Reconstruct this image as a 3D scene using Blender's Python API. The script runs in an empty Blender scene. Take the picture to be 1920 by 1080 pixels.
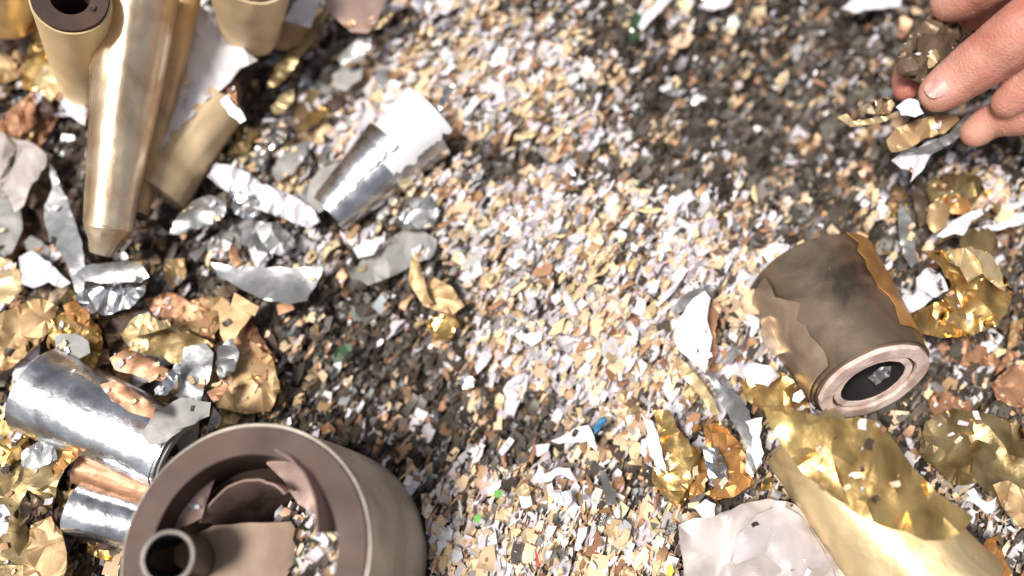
import bpy, bmesh, math, random
import numpy as np
from mathutils import Vector, Matrix, noise
from mathutils.geometry import delaunay_2d_cdt

random.seed(7)
RNG = np.random.default_rng(11)
sc = bpy.context.scene
COL = sc.collection

# ------------------------------------------------------------------ camera
FPX = 1598.0
TILT = math.radians(18)
CAMD = 0.333
CP = Vector((0, -CAMD * math.sin(TILT), CAMD * math.cos(TILT)))
cd = bpy.data.cameras.new('camera')
cam = bpy.data.objects.new('camera', cd)
COL.objects.link(cam)
cam.location = CP
cam.rotation_euler = (TILT, 0, 0)
cd.sensor_width = 36
cd.lens = FPX / 1920 * 36
cd.clip_start = 0.01
cd.clip_end = 500
cd.dof.use_dof = True
cd.dof.focus_distance = 0.29
cd.dof.aperture_fstop = 3.2
sc.camera = cam

# ------------------------------------------------------------------ world, sun
SUN_EL, SUN_AZ = math.radians(66), math.radians(-112)      # sun from the left of the picture
w = bpy.data.worlds.new('World')
sc.world = w
w.use_nodes = True
nt = w.node_tree
bg = nt.nodes['Background']
sky = nt.nodes.new('ShaderNodeTexSky')
sky.sky_type = 'NISHITA'
sky.sun_disc = False
sky.sun_elevation = SUN_EL
sky.sun_rotation = SUN_AZ
sky.air_density = 1.0
sky.dust_density = 4.0
sky.ozone_density = 1.0
hs = nt.nodes.new('ShaderNodeHueSaturation')
hs.inputs['Saturation'].default_value = 0.32
nt.links.new(sky.outputs[0], hs.inputs['Color'])
nt.links.new(hs.outputs[0], bg.inputs['Color'])
bg.inputs['Strength'].default_value = 0.07
sd = bpy.data.lights.new('sun', 'SUN')
sd.energy = 3.4
sd.angle = math.radians(14)
sd.color = (1.0, 0.94, 0.87)
so = bpy.data.objects.new('sun', sd)
COL.objects.link(so)
sdir = Vector((math.sin(SUN_AZ) * math.cos(SUN_EL), math.cos(SUN_AZ) * math.cos(SUN_EL), math.sin(SUN_EL)))
so.rotation_euler = sdir.to_track_quat('Z', 'Y').to_euler()
so.location = sdir * 2
vs = sc.view_settings
vs.view_transform = 'Standard'
vs.look = 'None'
vs.exposure = 0.37
vs.gamma = 1
vs.use_curve_mapping = False

# ------------------------------------------------------------------ pixel <-> place
CT, ST = math.cos(TILT), math.sin(TILT)


def P(u, v, z):
    """place at height z that the photograph shows at pixel u, v"""
    dx, dy = (u - 960) / FPX, (540 - v) / FPX
    d = Vector((dx, dy * CT + ST, dy * ST - CT))
    t = (z - CP.z) / d.z
    return CP + d * t


def depth(p):
    q = Vector(p) - CP
    return q.y * ST - q.z * CT


def proj(x, y, z):
    qx, qy, qz = x - CP.x, y - CP.y, z - CP.z
    dep = qy * ST - qz * CT
    up = qy * CT + qz * ST
    return 960 + FPX * qx / dep, 540 - FPX * up / dep


# hollows and mounds of the pile: (x_px, y_px, radius_x, radius_y, height in mm)
BUMPS = [(1430, 230, 230, 180, -16), (930, 300, 110, 45, -9), (780, 760, 190, 120, -13), (1050, 800, 120, 80, -7),
         (560, 150, 130, 100, -14), (300, 640, 200, 200, -6), (1180, 540, 260, 160, 7), (760, 300, 160, 160, 5),
         (1050, 1000, 260, 110, 8), (1830, 680, 120, 90, -10), (1050, 150, 180, 130, 5), (1800, 330, 150, 90, 4),
         (1180, 900, 60, 40, -9), (60, 400, 90, 120, -8), (1290, 330, 140, 60, 5)]
BW = []
for (u, v, rx, ry, hh) in BUMPS:
    c = P(u, v, 0)
    BW.append((c.x, c.y, rx * 2.1e-4, ry * 2.2e-4, hh * 1e-3))
SP = [(RNG.uniform(18, 120), RNG.uniform(0, 6.28), RNG.uniform(0, 6.28)) for _ in range(14)]


def H(x, y):
    x = np.asarray(x, float)
    y = np.asarray(y, float)
    h = np.zeros(np.broadcast(x, y).shape)
    for (cx, cy, rx, ry, a) in BW:
        h = h + a * np.exp(-(((x - cx) / rx) ** 2 + ((y - cy) / ry) ** 2))
    for (f, th, ph) in SP:
        h = h + 0.028 / f * np.sin(f * (x * math.cos(th) + y * math.sin(th)) + ph) * 1.1
    return h


def G(u, v, dz=0.0):
    z = 0.0
    for _ in range(6):
        p = P(u, v, z)
        z = float(H(p.x, p.y)) + dz
    return P(u, v, z)


def pxr(p, r):
    return r * depth(p) / FPX


# ------------------------------------------------------------------ materials
MATS = {}


def mat(name, col, metal=0.0, rough=0.5, bump=0.3, bscale=900, var=0.12, col2=None, vscale=60, sss=0, trans=0, streak=0):
    m = bpy.data.materials.new(name)
    m.use_nodes = True
    n = m.node_tree
    b = n.nodes['Principled BSDF']
    b.inputs['Metallic'].default_value = metal
    b.inputs['Roughness'].default_value = rough
    tc = n.nodes.new('ShaderNodeTexCoord')
    nz = n.nodes.new('ShaderNodeTexNoise')
    nz.inputs['Scale'].default_value = vscale
    nz.inputs['Detail'].default_value = 6
    nz.inputs['Distortion'].default_value = 0.6
    n.links.new(tc.outputs['Object'], nz.inputs['Vector'])
    cr = n.nodes.new('ShaderNodeValToRGB')
    c2 = col2 or tuple(c * (1 - var * 2.2) for c in col)
    c1 = tuple(min(1, c * (1 + var * .6)) for c in col)
    cr.color_ramp.elements[0].position = 0.36
    cr.color_ramp.elements[1].position = 0.6
    cr.color_ramp.elements[0].color = (*c2, 1)
    cr.color_ramp.elements[1].color = (*c1, 1)
    n.links.new(nz.outputs['Fac'], cr.inputs['Fac'])
    n.links.new(cr.outputs[0], b.inputs['Base Color'])
    # roughness varies with wear
    mr = n.nodes.new('ShaderNodeMapRange')
    mr.inputs['To Min'].default_value = max(0.05, rough - 0.1)
    mr.inputs['To Max'].default_value = min(1, rough + 0.15)
    nr = n.nodes.new('ShaderNodeTexNoise')
    nr.inputs['Scale'].default_value = vscale * 3.1
    n.links.new(tc.outputs['Object'], nr.inputs['Vector'])
    n.links.new(nr.outputs['Fac'], mr.inputs['Value'])
    n.links.new(mr.outputs[0], b.inputs['Roughness'])
    if bump:
        nb = n.nodes.new('ShaderNodeTexNoise')
        nb.inputs['Scale'].default_value = bscale
        nb.inputs['Detail'].default_value = 4
        if streak:
            mp = n.nodes.new('ShaderNodeMapping')
            mp.inputs['Scale'].default_value = (1, 1, streak)
            n.links.new(tc.outputs['Object'], mp.inputs['Vector'])
            n.links.new(mp.outputs[0], nb.inputs['Vector'])
        else:
            n.links.new(tc.outputs['Object'], nb.inputs['Vector'])
        bp = n.nodes.new('ShaderNodeBump')
        bp.inputs['Strength'].default_value = bump
        bp.inputs['Distance'].default_value = 0.0006
        n.links.new(nb.outputs['Fac'], bp.inputs['Height'])
        n.links.new(bp.outputs[0], b.inputs['Normal'])
    if sss:
        b.inputs['Subsurface Weight'].default_value = sss
        b.inputs['Subsurface Radius'].default_value = (0.006, 0.002, 0.001)
        b.inputs['Subsurface Scale'].default_value = 1.0
    if trans:
        b.inputs['Transmission Weight'].default_value = trans
    MATS[name] = m
    return m


mat('gold', (0.77, 0.53, 0.21), 0.85, 0.27, 0.5, 260, col2=(0.36, 0.22, 0.08))
mat('palegold', (0.80, 0.63, 0.36), 0.7, 0.46, 0.3, 400)
mat('champagne', (0.80, 0.65, 0.47), 0.85, 0.30, 0.25, 300, col2=(0.60, 0.43, 0.28))
mat('tan', (0.56, 0.38, 0.20), 0.55, 0.5, 0.3, 400)
mat('sand', (0.76, 0.59, 0.37), 0.3, 0.5, 0.2, 300, col2=(0.50, 0.37, 0.21), vscale=30)
mat('creamgold', (0.84, 0.66, 0.37), 0.2, 0.42, 0.2, 300, col2=(0.70, 0.52, 0.28), vscale=30)
mat('whitefoil', (0.80, 0.80, 0.83), 0.0, 0.35, 0.2, 300, var=.05)
mat('umber', (0.26, 0.19, 0.13), 0.5, 0.45, 0.5, 300, col2=(0.12, 0.085, 0.055), vscale=70)
mat('darkrim', (0.17, 0.145, 0.125), 0.2, 0.45, 0.3, 400)
mat('copper', (0.58, 0.33, 0.20), 0.5, 0.45, 0.4, 500, col2=(0.34, 0.17, 0.09))
mat('orange', (0.58, 0.31, 0.11), 0.5, 0.4, 0.4, 300, col2=(0.32, 0.15, 0.045))
mat('olive', (0.40, 0.31, 0.16), 0.7, 0.34, 0.5, 260, col2=(0.17, 0.11, 0.04))
mat('silver', (0.80, 0.81, 0.84), 1.0, 0.24, 0.6, 220, col2=(0.40, 0.41, 0.43), vscale=80)
mat('dullsilver', (0.42, 0.43, 0.43), 0.8, 0.38, 0.4, 300)
mat('greypaper', (0.34, 0.335, 0.32), 0.25, 0.6, 0.3, 600)
mat('white', (0.72, 0.70, 0.745), 0.0, 0.6, 0.35, 700, var=0.06)
mat('tissue', (0.56, 0.51, 0.49), 0.0, 0.3, 0.7, 110, col2=(0.30, 0.26, 0.245), vscale=38)
mat('plasticfold', (0.56, 0.52, 0.54), 0.0, 0.28, 0.7, 110, col2=(0.38, 0.34, 0.335), vscale=38)
mat('browncard', (0.088, 0.047, 0.033), 0.0, 0.58, 0.12, 260, col2=(0.046, 0.028, 0.021), vscale=30)
mat('sheenbeige', (0.36, 0.28, 0.205), 0.5, 0.40, 0.5, 160, col2=(0.21, 0.155, 0.11), vscale=60)  # beige of the reflection painted on the bronze roll
mat('mauvefilm', (0.42, 0.285, 0.24), 0.3, 0.30, 0.3, 200, col2=(0.27, 0.19, 0.165), vscale=30)
mat('tancard', (0.36, 0.25, 0.18), 0.0, 0.6, 0.3, 500, var=0.1)
mat('beigewall', (0.52, 0.47, 0.39), 0.1, 0.45, 0.5, 300, col2=(0.36, 0.31, 0.25), vscale=45)
mat('pinkcard', (0.82, 0.67, 0.61), 0.0, 0.7, 0.6, 900, col2=(0.52, 0.36, 0.31), vscale=120)
mat('darkfoil', (0.27, 0.205, 0.145), 0.7, 0.36, 0.5, 160, col2=(0.09, 0.07, 0.052), vscale=40)
mat('black', (0.012, 0.011, 0.010), 0.0, 0.8, 0)  # near-black that paints the shade inside tube holes
mat('skin', (0.56, 0.285, 0.215), 0.0, 0.5, 0.8, 1100, col2=(0.46, 0.14, 0.10), vscale=38, sss=0.25)
mat('nail', (0.60, 0.34, 0.29), 0.0, 0.38, 0.2, var=0.12, vscale=200)
mat('blue', (0.03, 0.16, 0.32), 0.3, 0.4, 0.2)
mat('green', (0.16, 0.48, 0.10), 0.1, 0.5, 0.2)
mat('darkgreen', (0.03, 0.08, 0.03), 0.1, 0.5, 0.2)
mat('red', (0.60, 0.04, 0.03), 0.0, 0.5, 0.2)
mat('yellow', (0.80, 0.58, 0.06), 0.2, 0.4, 0.2)


def chipmat(name, metal, rough):
    m = bpy.data.materials.new(name)
    m.use_nodes = True
    n = m.node_tree
    b = n.nodes['Principled BSDF']
    a = n.nodes.new('ShaderNodeAttribute')
    a.attribute_name = 'tint'
    n.links.new(a.outputs['Color'], b.inputs['Base Color'])
    b.inputs['Metallic'].default_value = metal
    b.inputs['Roughness'].default_value = rough
    return m


# ------------------------------------------------------------------ object helpers
def tag(o, label=None, cat=None, group=None, kind=None):
    if label: o['label'] = label
    if cat: o['category'] = cat
    if group: o['group'] = group
    if kind: o['kind'] = kind
    return o


def link(name, me, parent=None):
    o = bpy.data.objects.new(name, me)
    COL.objects.link(o)
    if parent: o.parent = parent
    return o


def empty(name, loc):
    o = bpy.data.objects.new(name, None)
    o.location = loc
    o.empty_display_size = 0.01
    COL.objects.link(o)
    return o


def mesh(name, vs_, fs, m, smooth=True):
    me = bpy.data.meshes.new(name)
    me.from_pydata([tuple(v) for v in vs_], [], fs)
    me.materials.append(MATS[m] if isinstance(m, str) else m)
    me.polygons.foreach_set('use_smooth', [smooth] * len(me.polygons))
    me.update()
    return me


def put(name, vs_, fs, m, parent=None, smooth=True):
    """world-space verts -> object; a child is stored relative to its parent's origin, a thing to its own centre"""
    vs_ = [Vector(v) for v in vs_]
    if parent:
        off = parent.location
        p = parent
        while p.parent:
            p = p.parent
            off = off + p.location
        o = link(name, mesh(name, [v - off for v in vs_], fs, m, smooth), parent)
    else:
        c = Vector((0, 0, 0))
        for v in vs_: c += v
        c /= len(vs_)
        c.z = min(v.z for v in vs_)
        o = link(name, mesh(name, [v - c for v in vs_], fs, m, smooth))
        o.location = c
    return o


def inpoly(x, y, poly):
    r = False
    n = len(poly)
    j = n - 1
    for i in range(n):
        xi, yi = poly[i]
        xj, yj = poly[j]
        if (yi > y) != (yj > y) and x < (xj - xi) * (y - yi) / (yj - yi) + xi:
            r = not r
        j = i
    return r


def scrap(name, label, cat, m, poly, dz=8, cr=6, cell=22, curl=None, dome=None, tilt=None, thick=0.25, group=None,
          smooth=False, seed=None, rag=2.0, parent=None, follow=0.5, fine=0.35, zabs=None, wr=None):
    """one torn or crumpled sheet. poly: its outline in photo pixels; dz: mm above the pile; cr: crumple depth px;
    dome=(angle_deg, halfwidth_px, height_px): rolled into an arch; tilt=(gx,gy) px of rise per px"""
    rnd = random.Random(seed if seed is not None else hash((round(poly[0][0]), round(poly[0][1]), len(poly))) & 0xffff)
    # outline with torn edge
    out = []
    n = len(poly)
    for i in range(n):
        a, b = poly[i], poly[(i + 1) % n]
        L = math.hypot(b[0] - a[0], b[1] - a[1])
        k = max(1, int(L / max(9, cell * .55)))
        for s in range(k):
            t = s / k
            j = rag if s else rag * .4
            out.append((a[0] + (b[0] - a[0]) * t + rnd.uniform(-j, j), a[1] + (b[1] - a[1]) * t + rnd.uniform(-j, j)))
    us = [p[0] for p in out]
    vv = [p[1] for p in out]
    cu, cv = sum(us) / len(us), sum(vv) / len(vv)
    pts = list(out)
    wa = math.radians(wr if wr is not None else rnd.uniform(35, 75))
    cw, sw = math.cos(wa), math.sin(wa)
    ext = max(max(us) - min(us), max(vv) - min(vv)) * .75 + cell
    y = -ext
    while y < ext:
        x = -ext
        while x < ext:
            p_, q_ = x + rnd.uniform(-.45, .45) * cell * 1.9, y + rnd.uniform(-.45, .45) * cell * .8
            a, b = cu + p_ * cw + q_ * sw, cv - p_ * sw + q_ * cw
            if inpoly(a, b, out) and min((a - q[0]) ** 2 + (b - q[1]) ** 2 for q in out) > (cell * .28) ** 2:
                pts.append((a, b))
            x += cell * 1.9
        y += cell * .8
    E = [(i, (i + 1) % len(out)) for i in range(len(out))]
    r = delaunay_2d_cdt([Vector(p) for p in pts], E, [], 1, 1e-4)
    V2 = [(p.x, p.y) for p in r[0]]
    F = [tuple(f) for f in r[2]]
    hz = [rnd.uniform(-1, 1) * cr * .8 for _ in V2]
    # one midpoint subdivision keeps the creases and adds fine dents
    mid = {}

    def gm(a, b):
        k = (min(a, b), max(a, b))
        if k not in mid:
            V2.append(((V2[a][0] + V2[b][0]) / 2, (V2[a][1] + V2[b][1]) / 2))
            hz.append((hz[a] + hz[b]) / 2 + rnd.uniform(-1, 1) * cr * .8 * fine)
            mid[k] = len(V2) - 1
        return mid[k]
    F2 = []
    for f in F:
        if len(f) != 3: continue
        a, b, c = f
        ab, bc, ca = gm(a, b), gm(b, c), gm(c, a)
        F2 += [(a, ab, ca), (ab, b, bc), (ca, bc, c), (ab, bc, ca)]
    g0 = G(cu, cv)
    k = depth(g0) / FPX
    V3 = []
    for (u, v), h in zip(V2, hz):
        if zabs is not None:
            z = zabs
        else:
            zl = G(u, v).z
            z = g0.z * (1 - follow) + zl * follow + dz * 1e-3
        hh = h
        if dome:
            a = math.radians(dome[0])
            t = -(u - cu) * math.sin(a) - (v - cv) * math.cos(a)   # across the roll axis (image angle, y up)
            hh += dome[2] * math.sqrt(max(0.0, 1 - min(1, (t / dome[1])) ** 2)) if dome[2] > 0 else -dome[2] * (min(1.3, abs(t / dome[1])) ** 2)
        if tilt:
            hh += (u - cu) * tilt[0] + (cv - v) * tilt[1]
        if curl:
            d = (u - cu) * math.cos(math.radians(curl[0])) + (cv - v) * math.sin(math.radians(curl[0]))
            if d > 0: hh += curl[1] * (d / curl[2]) ** 2
        V3.append(P(u, v, z + hh * k))
    nV = len(V3)
    T = thick * 1e-3
    V3 += [p - Vector((0, 0, T)) for p in V3]
    FF = []
    cnt = {}
    for f in F2:
        # orient upward
        a, b, c = (V3[i] for i in f)
        if (b - a).cross(c - a).z < 0: f = (f[0], f[2], f[1])
        FF.append(f)
        FF.append(tuple(i + nV for i in (f[0], f[2], f[1])))
        for e in ((f[0], f[1]), (f[1], f[2]), (f[2], f[0])):
            cnt[e] = cnt.get(e, 0) + 1
    for (a, b) in list(cnt):
        if (b, a) not in cnt:
            FF.append((b, a, a + nV, b + nV))
    o = put(name, V3, FF, m, parent, True)
    autosmooth(o, 52 if smooth else 24)
    if not parent: tag(o, label, cat, group)
    return o


def frame_of(p0, p1):
    ax = (p1 - p0).normalized()
    s = Vector((0, 0, 1)).cross(ax)
    if s.length < 1e-4: s = Vector((1, 0, 0))
    s.normalize()
    return ax, s, ax.cross(s)


def shell(p0, p1, r0, r1, i0=None, i1=None, n=48, k=10, wob=0.0, seed=0, a0=0.0, a1=360.0, bow=0.0, rag=7.0):
    """hollow (i0,i1 inner radii) tube between two points; wob = uneven surface; returns verts, faces"""
    ax, s, t = frame_of(p0, p1)
    V, F = [], []
    full = abs(a1 - a0) >= 359.9
    m = n if full else n + 1
    rings = []

    def ring(c, r, q, inner):
        idx = []
        for i in range(m):
            b0, b1 = a0, a1
            if not full:
                b0 += rag * (noise.noise(Vector((q * 7, seed, .3))) * 1.6 + noise.noise(Vector((q * 23, seed, 5.3))))
                b1 += rag * (noise.noise(Vector((q * 7, seed, 8.3))) * 1.6 + noise.noise(Vector((q * 23, seed, 3.3))))
            a = math.radians(b0 + (b1 - b0) * i / n)
            w_ = 1 + wob * (noise.noise(Vector((math.cos(a) * 1.6 + seed, math.sin(a) * 1.6, q * 2.2))) * 1.1 +
                            .5 * noise.noise(Vector((math.cos(a) * 5 + seed, math.sin(a) * 5, q * 5))))
            V.append(c + (s * math.cos(a) + t * math.sin(a)) * r * w_)
            idx.append(len(V) - 1)
        rings.append(idx)
    for j in range(k + 1):
        q = j / k
        c = p0.lerp(p1, q) + Vector((0, 0, bow * math.sin(math.pi * q)))
        ring(c, r0 + (r1 - r0) * q, q, False)
    if i0 is not None:
        for j in range(k, -1, -1):
            q = j / k
            c = p0.lerp(p1, q) + Vector((0, 0, bow * math.sin(math.pi * q)))
            ring(c, i0 + (i1 - i0) * q, q, True)
        rings.append(rings[0])
    for A, B in zip(rings[:-1], rings[1:]):
        for i in range(n):
            j = (i + 1) % m if full else i + 1
            F.append((A[i], A[j], B[j], B[i]))
    if i0 is None:
        F.append(tuple(reversed(rings[0])))
        F.append(tuple(rings[-1]))
    elif not full:
        nn = len(rings) - 1
        for e in (0, m - 1):
            for j in range(k):
                F.append((rings[j][e], rings[j + 1][e], rings[nn - 2 - j][e], rings[nn - 1 - j][e]))
    return V, F


def autosmooth(o, ang=35):
    me = o.data
    me.polygons.foreach_set('use_smooth', [True] * len(me.polygons))
    bm = bmesh.new()
    bm.from_mesh(me)
    bmesh.ops.recalc_face_normals(bm, faces=bm.faces)
    for e in bm.edges:
        if len(e.link_faces) == 2 and e.calc_face_angle(0) > math.radians(ang): e.smooth = False
    bm.to_mesh(me)
    bm.free()


def roll(name, label, cat, e0, e1, skin, core='tancard', wall=0.12, corew=0.25, wob=0.05, seed=1, length_core=1.02, group=None, n=56,
         seam=True, bow=0):
    """foil roll: e0,e1 = (u,v,z,r_px) at both ends. parts: foil wrap (> loose edge), cardboard core"""
    p0, p1 = P(e0[0], e0[1], e0[2]), P(e1[0], e1[1], e1[2])
    r0, r1 = pxr(p0, e0[3]), pxr(p1, e1[3])
    t = empty(name, (p0 + p1) / 2 - Vector((0, 0, max(r0, r1))))
    V, F = shell(p0, p1, r0, r1, r0 * (1 - wall), r1 * (1 - wall), n, 16, wob, seed, bow=bow)
    o = put('foil_wrap', V, F, skin, t)
    autosmooth(o)
    if seam:       # loose outer edge of the sheet, standing off a little
        a = 40 + seed * 37 % 200
        V, F = shell(p0.lerp(p1, .01), p0.lerp(p1, .985), r0 * 1.035, r1 * 1.035, r0 * 1.018, r1 * 1.018, 26, 16, wob, seed, a, a + 150, bow=bow)
        o = put('loose_edge', V, F, skin, t)
        autosmooth(o)
    if core:
        d = (p1 - p0) * (length_core - 1)
        a, b = r0 * (1 - wall) * .985, r1 * (1 - wall) * .985
        V, F = shell(p0 - d, p1 + d, a, b, a * (1 - corew), b * (1 - corew), n, 6, wob * .6, seed, bow=bow)
        o = put('cardboard_core', V, F, core, t)
        autosmooth(o)
    tag(t, label, cat, group)
    return t


# ------------------------------------------------------------------ ground
def ground_material():
    m = bpy.data.materials.new('shred_bed')
    m.use_nodes = True
    n = m.node_tree
    b = n.nodes['Principled BSDF']
    tc = n.nodes.new('ShaderNodeTexCoord')
    vo = n.nodes.new('ShaderNodeTexVoronoi')
    vo.inputs['Scale'].default_value = 260
    n.links.new(tc.outputs['Object'], vo.inputs['Vector'])
    sp = n.nodes.new('ShaderNodeSeparateColor')
    n.links.new(vo.outputs['Color'], sp.inputs['Color'])
    cr = n.nodes.new('ShaderNodeValToRGB')
    cr.color_ramp.interpolation = 'CONSTANT'
    els = [(0, (.05, .04, .03)), (.35, (.13, .115, .1)), (.6, (.24, .17, .11)), (.75, (.34, .3, .3)), (.9, (.5, .38, .25))]
    for i, (p, c) in enumerate(els):
        e = cr.color_ramp.elements[i] if i < 2 else cr.color_ramp.elements.new(p)
        e.position = p
        e.color = (*c, 1)
    n.links.new(sp.outputs[0], cr.inputs['Fac'])
    n.links.new(cr.outputs[0], b.inputs['Base Color'])
    b.inputs['Roughness'].default_value = 0.75
    bp = n.nodes.new('ShaderNodeBump')
    bp.inputs['Strength'].default_value = 0.6
    bp.inputs['Distance'].default_value = 0.002
    n.links.new(sp.outputs[1], bp.inputs['Height'])
    n.links.new(bp.outputs[0], b.inputs['Normal'])
    return m


def axis_coords(a, fine):
    c = [i * fine for i in range(int(-a / fine), int(a / fine) + 1)]
    e = [0.02, 0.05, 0.1, 0.2, 0.4, 0.8, 1.6, 3.2, 8, 20, 60, 150]
    return [-a - k for k in reversed(e)] + c + [a + k for k in e]


xs, ys = axis_coords(0.5, 0.005), axis_coords(0.42, 0.005)
gx, gy = np.meshgrid(xs, ys)
fade = np.exp(-np.maximum(0, np.hypot(gx, gy) - 0.6) * 3)
gz = H(np.clip(gx, -.7, .7), np.clip(gy, -.7, .7)) * fade - 0.0035
gv = list(zip(gx.ravel(), gy.ravel(), gz.ravel()))
nx = len(xs)
gf = [(j * nx + i, j * nx + i + 1, (j + 1) * nx + i + 1, (j + 1) * nx + i) for j in range(len(ys) - 1) for i in range(nx - 1)]
me = mesh('ground', gv, gf, ground_material())
o = link('ground', me)
tag(o, kind='structure')

# ------------------------------------------------------------------ loose shreds (uncountable)
# how bright / warm the chip mix is by place; paints in light and shade
LIT_TONE = [(700, 170, 120, 120, .5), (900, 120, 170, 130, .55), (1080, 200, 150, 120, .6), (760, 260, 100, 90, .6), (880, 400, 110, 80, .55), (1180, 470, 240, 120, .85), (1000, 520, 120, 150, .75),
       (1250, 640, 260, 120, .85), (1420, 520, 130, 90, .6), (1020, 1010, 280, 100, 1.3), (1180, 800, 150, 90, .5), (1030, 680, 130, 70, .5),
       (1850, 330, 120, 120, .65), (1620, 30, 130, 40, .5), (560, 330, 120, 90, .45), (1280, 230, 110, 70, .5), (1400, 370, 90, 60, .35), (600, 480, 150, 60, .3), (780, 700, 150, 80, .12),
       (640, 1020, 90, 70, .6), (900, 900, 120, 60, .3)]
SHADE_TONE = [(1490, 200, 250, 200, 1.3), (1340, 100, 180, 110, .7), (940, 300, 110, 35, .75), (1640, 330, 60, 90, .5), (780, 790, 190, 80, .7), (600, 680, 170, 130, .55), (1000, 790, 110, 55, .5), (1170, 900, 70, 40, .5),
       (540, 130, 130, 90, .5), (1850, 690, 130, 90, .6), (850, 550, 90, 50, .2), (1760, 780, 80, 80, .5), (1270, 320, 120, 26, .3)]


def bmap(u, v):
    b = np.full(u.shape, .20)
    for (x, y, rx, ry, a) in LIT_TONE: b = b + a * np.exp(-(((u - x) / rx) ** 2 + ((v - y) / ry) ** 2))
    for (x, y, rx, ry, a) in SHADE_TONE + [(120, 600, 260, 380, .5), (330, 640, 150, 120, .4)]: b = b - a * np.exp(-(((u - x) / rx) ** 2 + ((v - y) / ry) ** 2))
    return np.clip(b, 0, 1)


def lay_angle(u, v):
    # the shreds have settled along a slow swirl through the pile
    return np.radians(40 + 24 * (v / 1080.0) + 10 * (1 - u / 1920.0))


CLASSES = {  # name: (colour a, colour b, metal, rough)
    'white_paper_shreds': ((.84, .80, .85), (.54, .50, .52), 0.0, .55),
    'cream_paper_shreds': ((.88, .67, .44), (.70, .51, .33), 0.1, .5),
    'copper_foil_shreds': ((.56, .33, .19), (.36, .21, .12), .4, .45),
    'silver_foil_shreds': ((.70, .70, .72), (.38, .375, .37), .8, .48),
    'grey_paper_shreds': ((.165, .143, .12), (.06, .05, .038), .25, .5),
    'dark_brown_shreds': ((.075, .055, .04), (.03, .024, .018), .1, .6)}
FR1 = np.array([.47, .32, .10, .06, .04, .01])  # class shares where the pile is painted as lit
FR0 = np.array([.02, .015, .085, .07, .42, .42])  # class shares where the pile is painted as shaded


def make_shreds(N, xr, yr, size, inframe=True):
    x = RNG.uniform(xr[0], xr[1], N)
    y = RNG.uniform(yr[0], yr[1], N)
    return x, y


data = {k: [] for k in CLASSES}
xin, yin = RNG.uniform(-.275, .275, 150000), RNG.uniform(-.165, .195, 150000)
xo, yo = RNG.uniform(-.5, .5, 60000), RNG.uniform(-.42, .42, 60000)
keep = (np.abs(xo) > .26) | (yo < -.15) | (yo > .18)
x = np.concatenate([xin, xo[keep]])
y = np.concatenate([yin, yo[keep]])
outer = np.concatenate([np.zeros(len(xin)), np.ones(keep.sum())])
# a heap of shreds has also gathered inside the wide cardboard core
DC = P(455, 1035, .060)
DR = pxr(DC, 245)
pk = P(628, 1035, .046)
xd, yd = RNG.normal(pk.x, .008, 2600), RNG.normal(pk.y, .011, 2600)
rr_ = np.hypot(xd - DC.x - .003, yd - DC.y)
kd = rr_ < DR * .70
xd, yd = xd[kd], yd[kd]
N0 = len(x)
x = np.concatenate([x, xd])
y = np.concatenate([y, yd])
outer = np.concatenate([outer, np.zeros(len(xd))])
N = len(x)
h = H(x, y)
lay = RNG.beta(1.4, 1.2, N) * .0075 - .0025
z = h + lay
dd = np.hypot(x[N0:] - pk.x, y[N0:] - pk.y)
z[N0:] = .047 - dd * .75 + RNG.uniform(-.003, .0015, N - N0)
# nothing passes through the cardboard core's wall: drop shreds that lie in its footprint
inside = (np.hypot(x - DC.x - .012, y - DC.y) < DR * 1.0) & (np.arange(N) < N0)
u, v = proj(x, y, z)
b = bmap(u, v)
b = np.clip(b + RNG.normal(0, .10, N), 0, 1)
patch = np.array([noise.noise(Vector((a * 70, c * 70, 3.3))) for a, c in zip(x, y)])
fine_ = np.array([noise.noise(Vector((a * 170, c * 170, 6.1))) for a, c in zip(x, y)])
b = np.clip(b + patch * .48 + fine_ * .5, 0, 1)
# small heaps and dips among the shreds themselves
z[:N0] += (fine_[:N0] * .0036 + patch[:N0] * .003)
warm = np.clip(.5 + .5 * np.array([noise.noise(Vector((a * 42, c * 42, 9.1))) for a, c in zip(x, y)]) * 1.6 + .35 * np.exp(-(((u - 1040) / 280) ** 2 + ((v - 1020) / 100) ** 2)), 0, 1)
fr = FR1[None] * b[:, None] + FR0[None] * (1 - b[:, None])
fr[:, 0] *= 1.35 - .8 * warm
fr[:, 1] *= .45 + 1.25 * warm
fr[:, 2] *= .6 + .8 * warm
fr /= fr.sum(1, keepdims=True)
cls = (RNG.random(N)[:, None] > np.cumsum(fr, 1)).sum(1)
cls = np.minimum(cls, 5)
clump = np.array([noise.noise(Vector((a * 38, c * 38, 21.3))) for a, c in zip(x, y)])
L = np.minimum(.0052, np.exp(RNG.normal(math.log(.0020), .55, N) + clump * .7)) * (1 + .5 * outer)      # half length
W = L * np.where(RNG.random(N) < .18, RNG.uniform(.06, .15, N), RNG.uniform(.2, .62, N))
ang = lay_angle(u, v) + RNG.normal(0, .20, N)
flip = RNG.random(N) < .10
ang = np.where(flip, RNG.uniform(0, 3.14, N), ang)
tl, tw = RNG.normal(0, .42, N), RNG.normal(0, .5, N)
tl -= 0.0
fold = RNG.normal(0, .5, N)
leftheap = (u < 430) & (np.arange(N) < N0)
ok = ~inside & ~(leftheap & (RNG.random(N) < .45))
ca, sa = np.cos(ang), np.sin(ang)
ax = np.stack([ca * np.cos(tl), sa * np.cos(tl), np.sin(tl)], 1)
bx_ = np.stack([-sa * np.cos(tw), ca * np.cos(tw), np.sin(tw)], 1)
nn = np.cross(ax, bx_)
C0 = np.stack([x, y, z], 1)
J = RNG.uniform(.55, 1.15, (N, 6))
K = RNG.uniform(-.28, .28, (N, 2))


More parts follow.
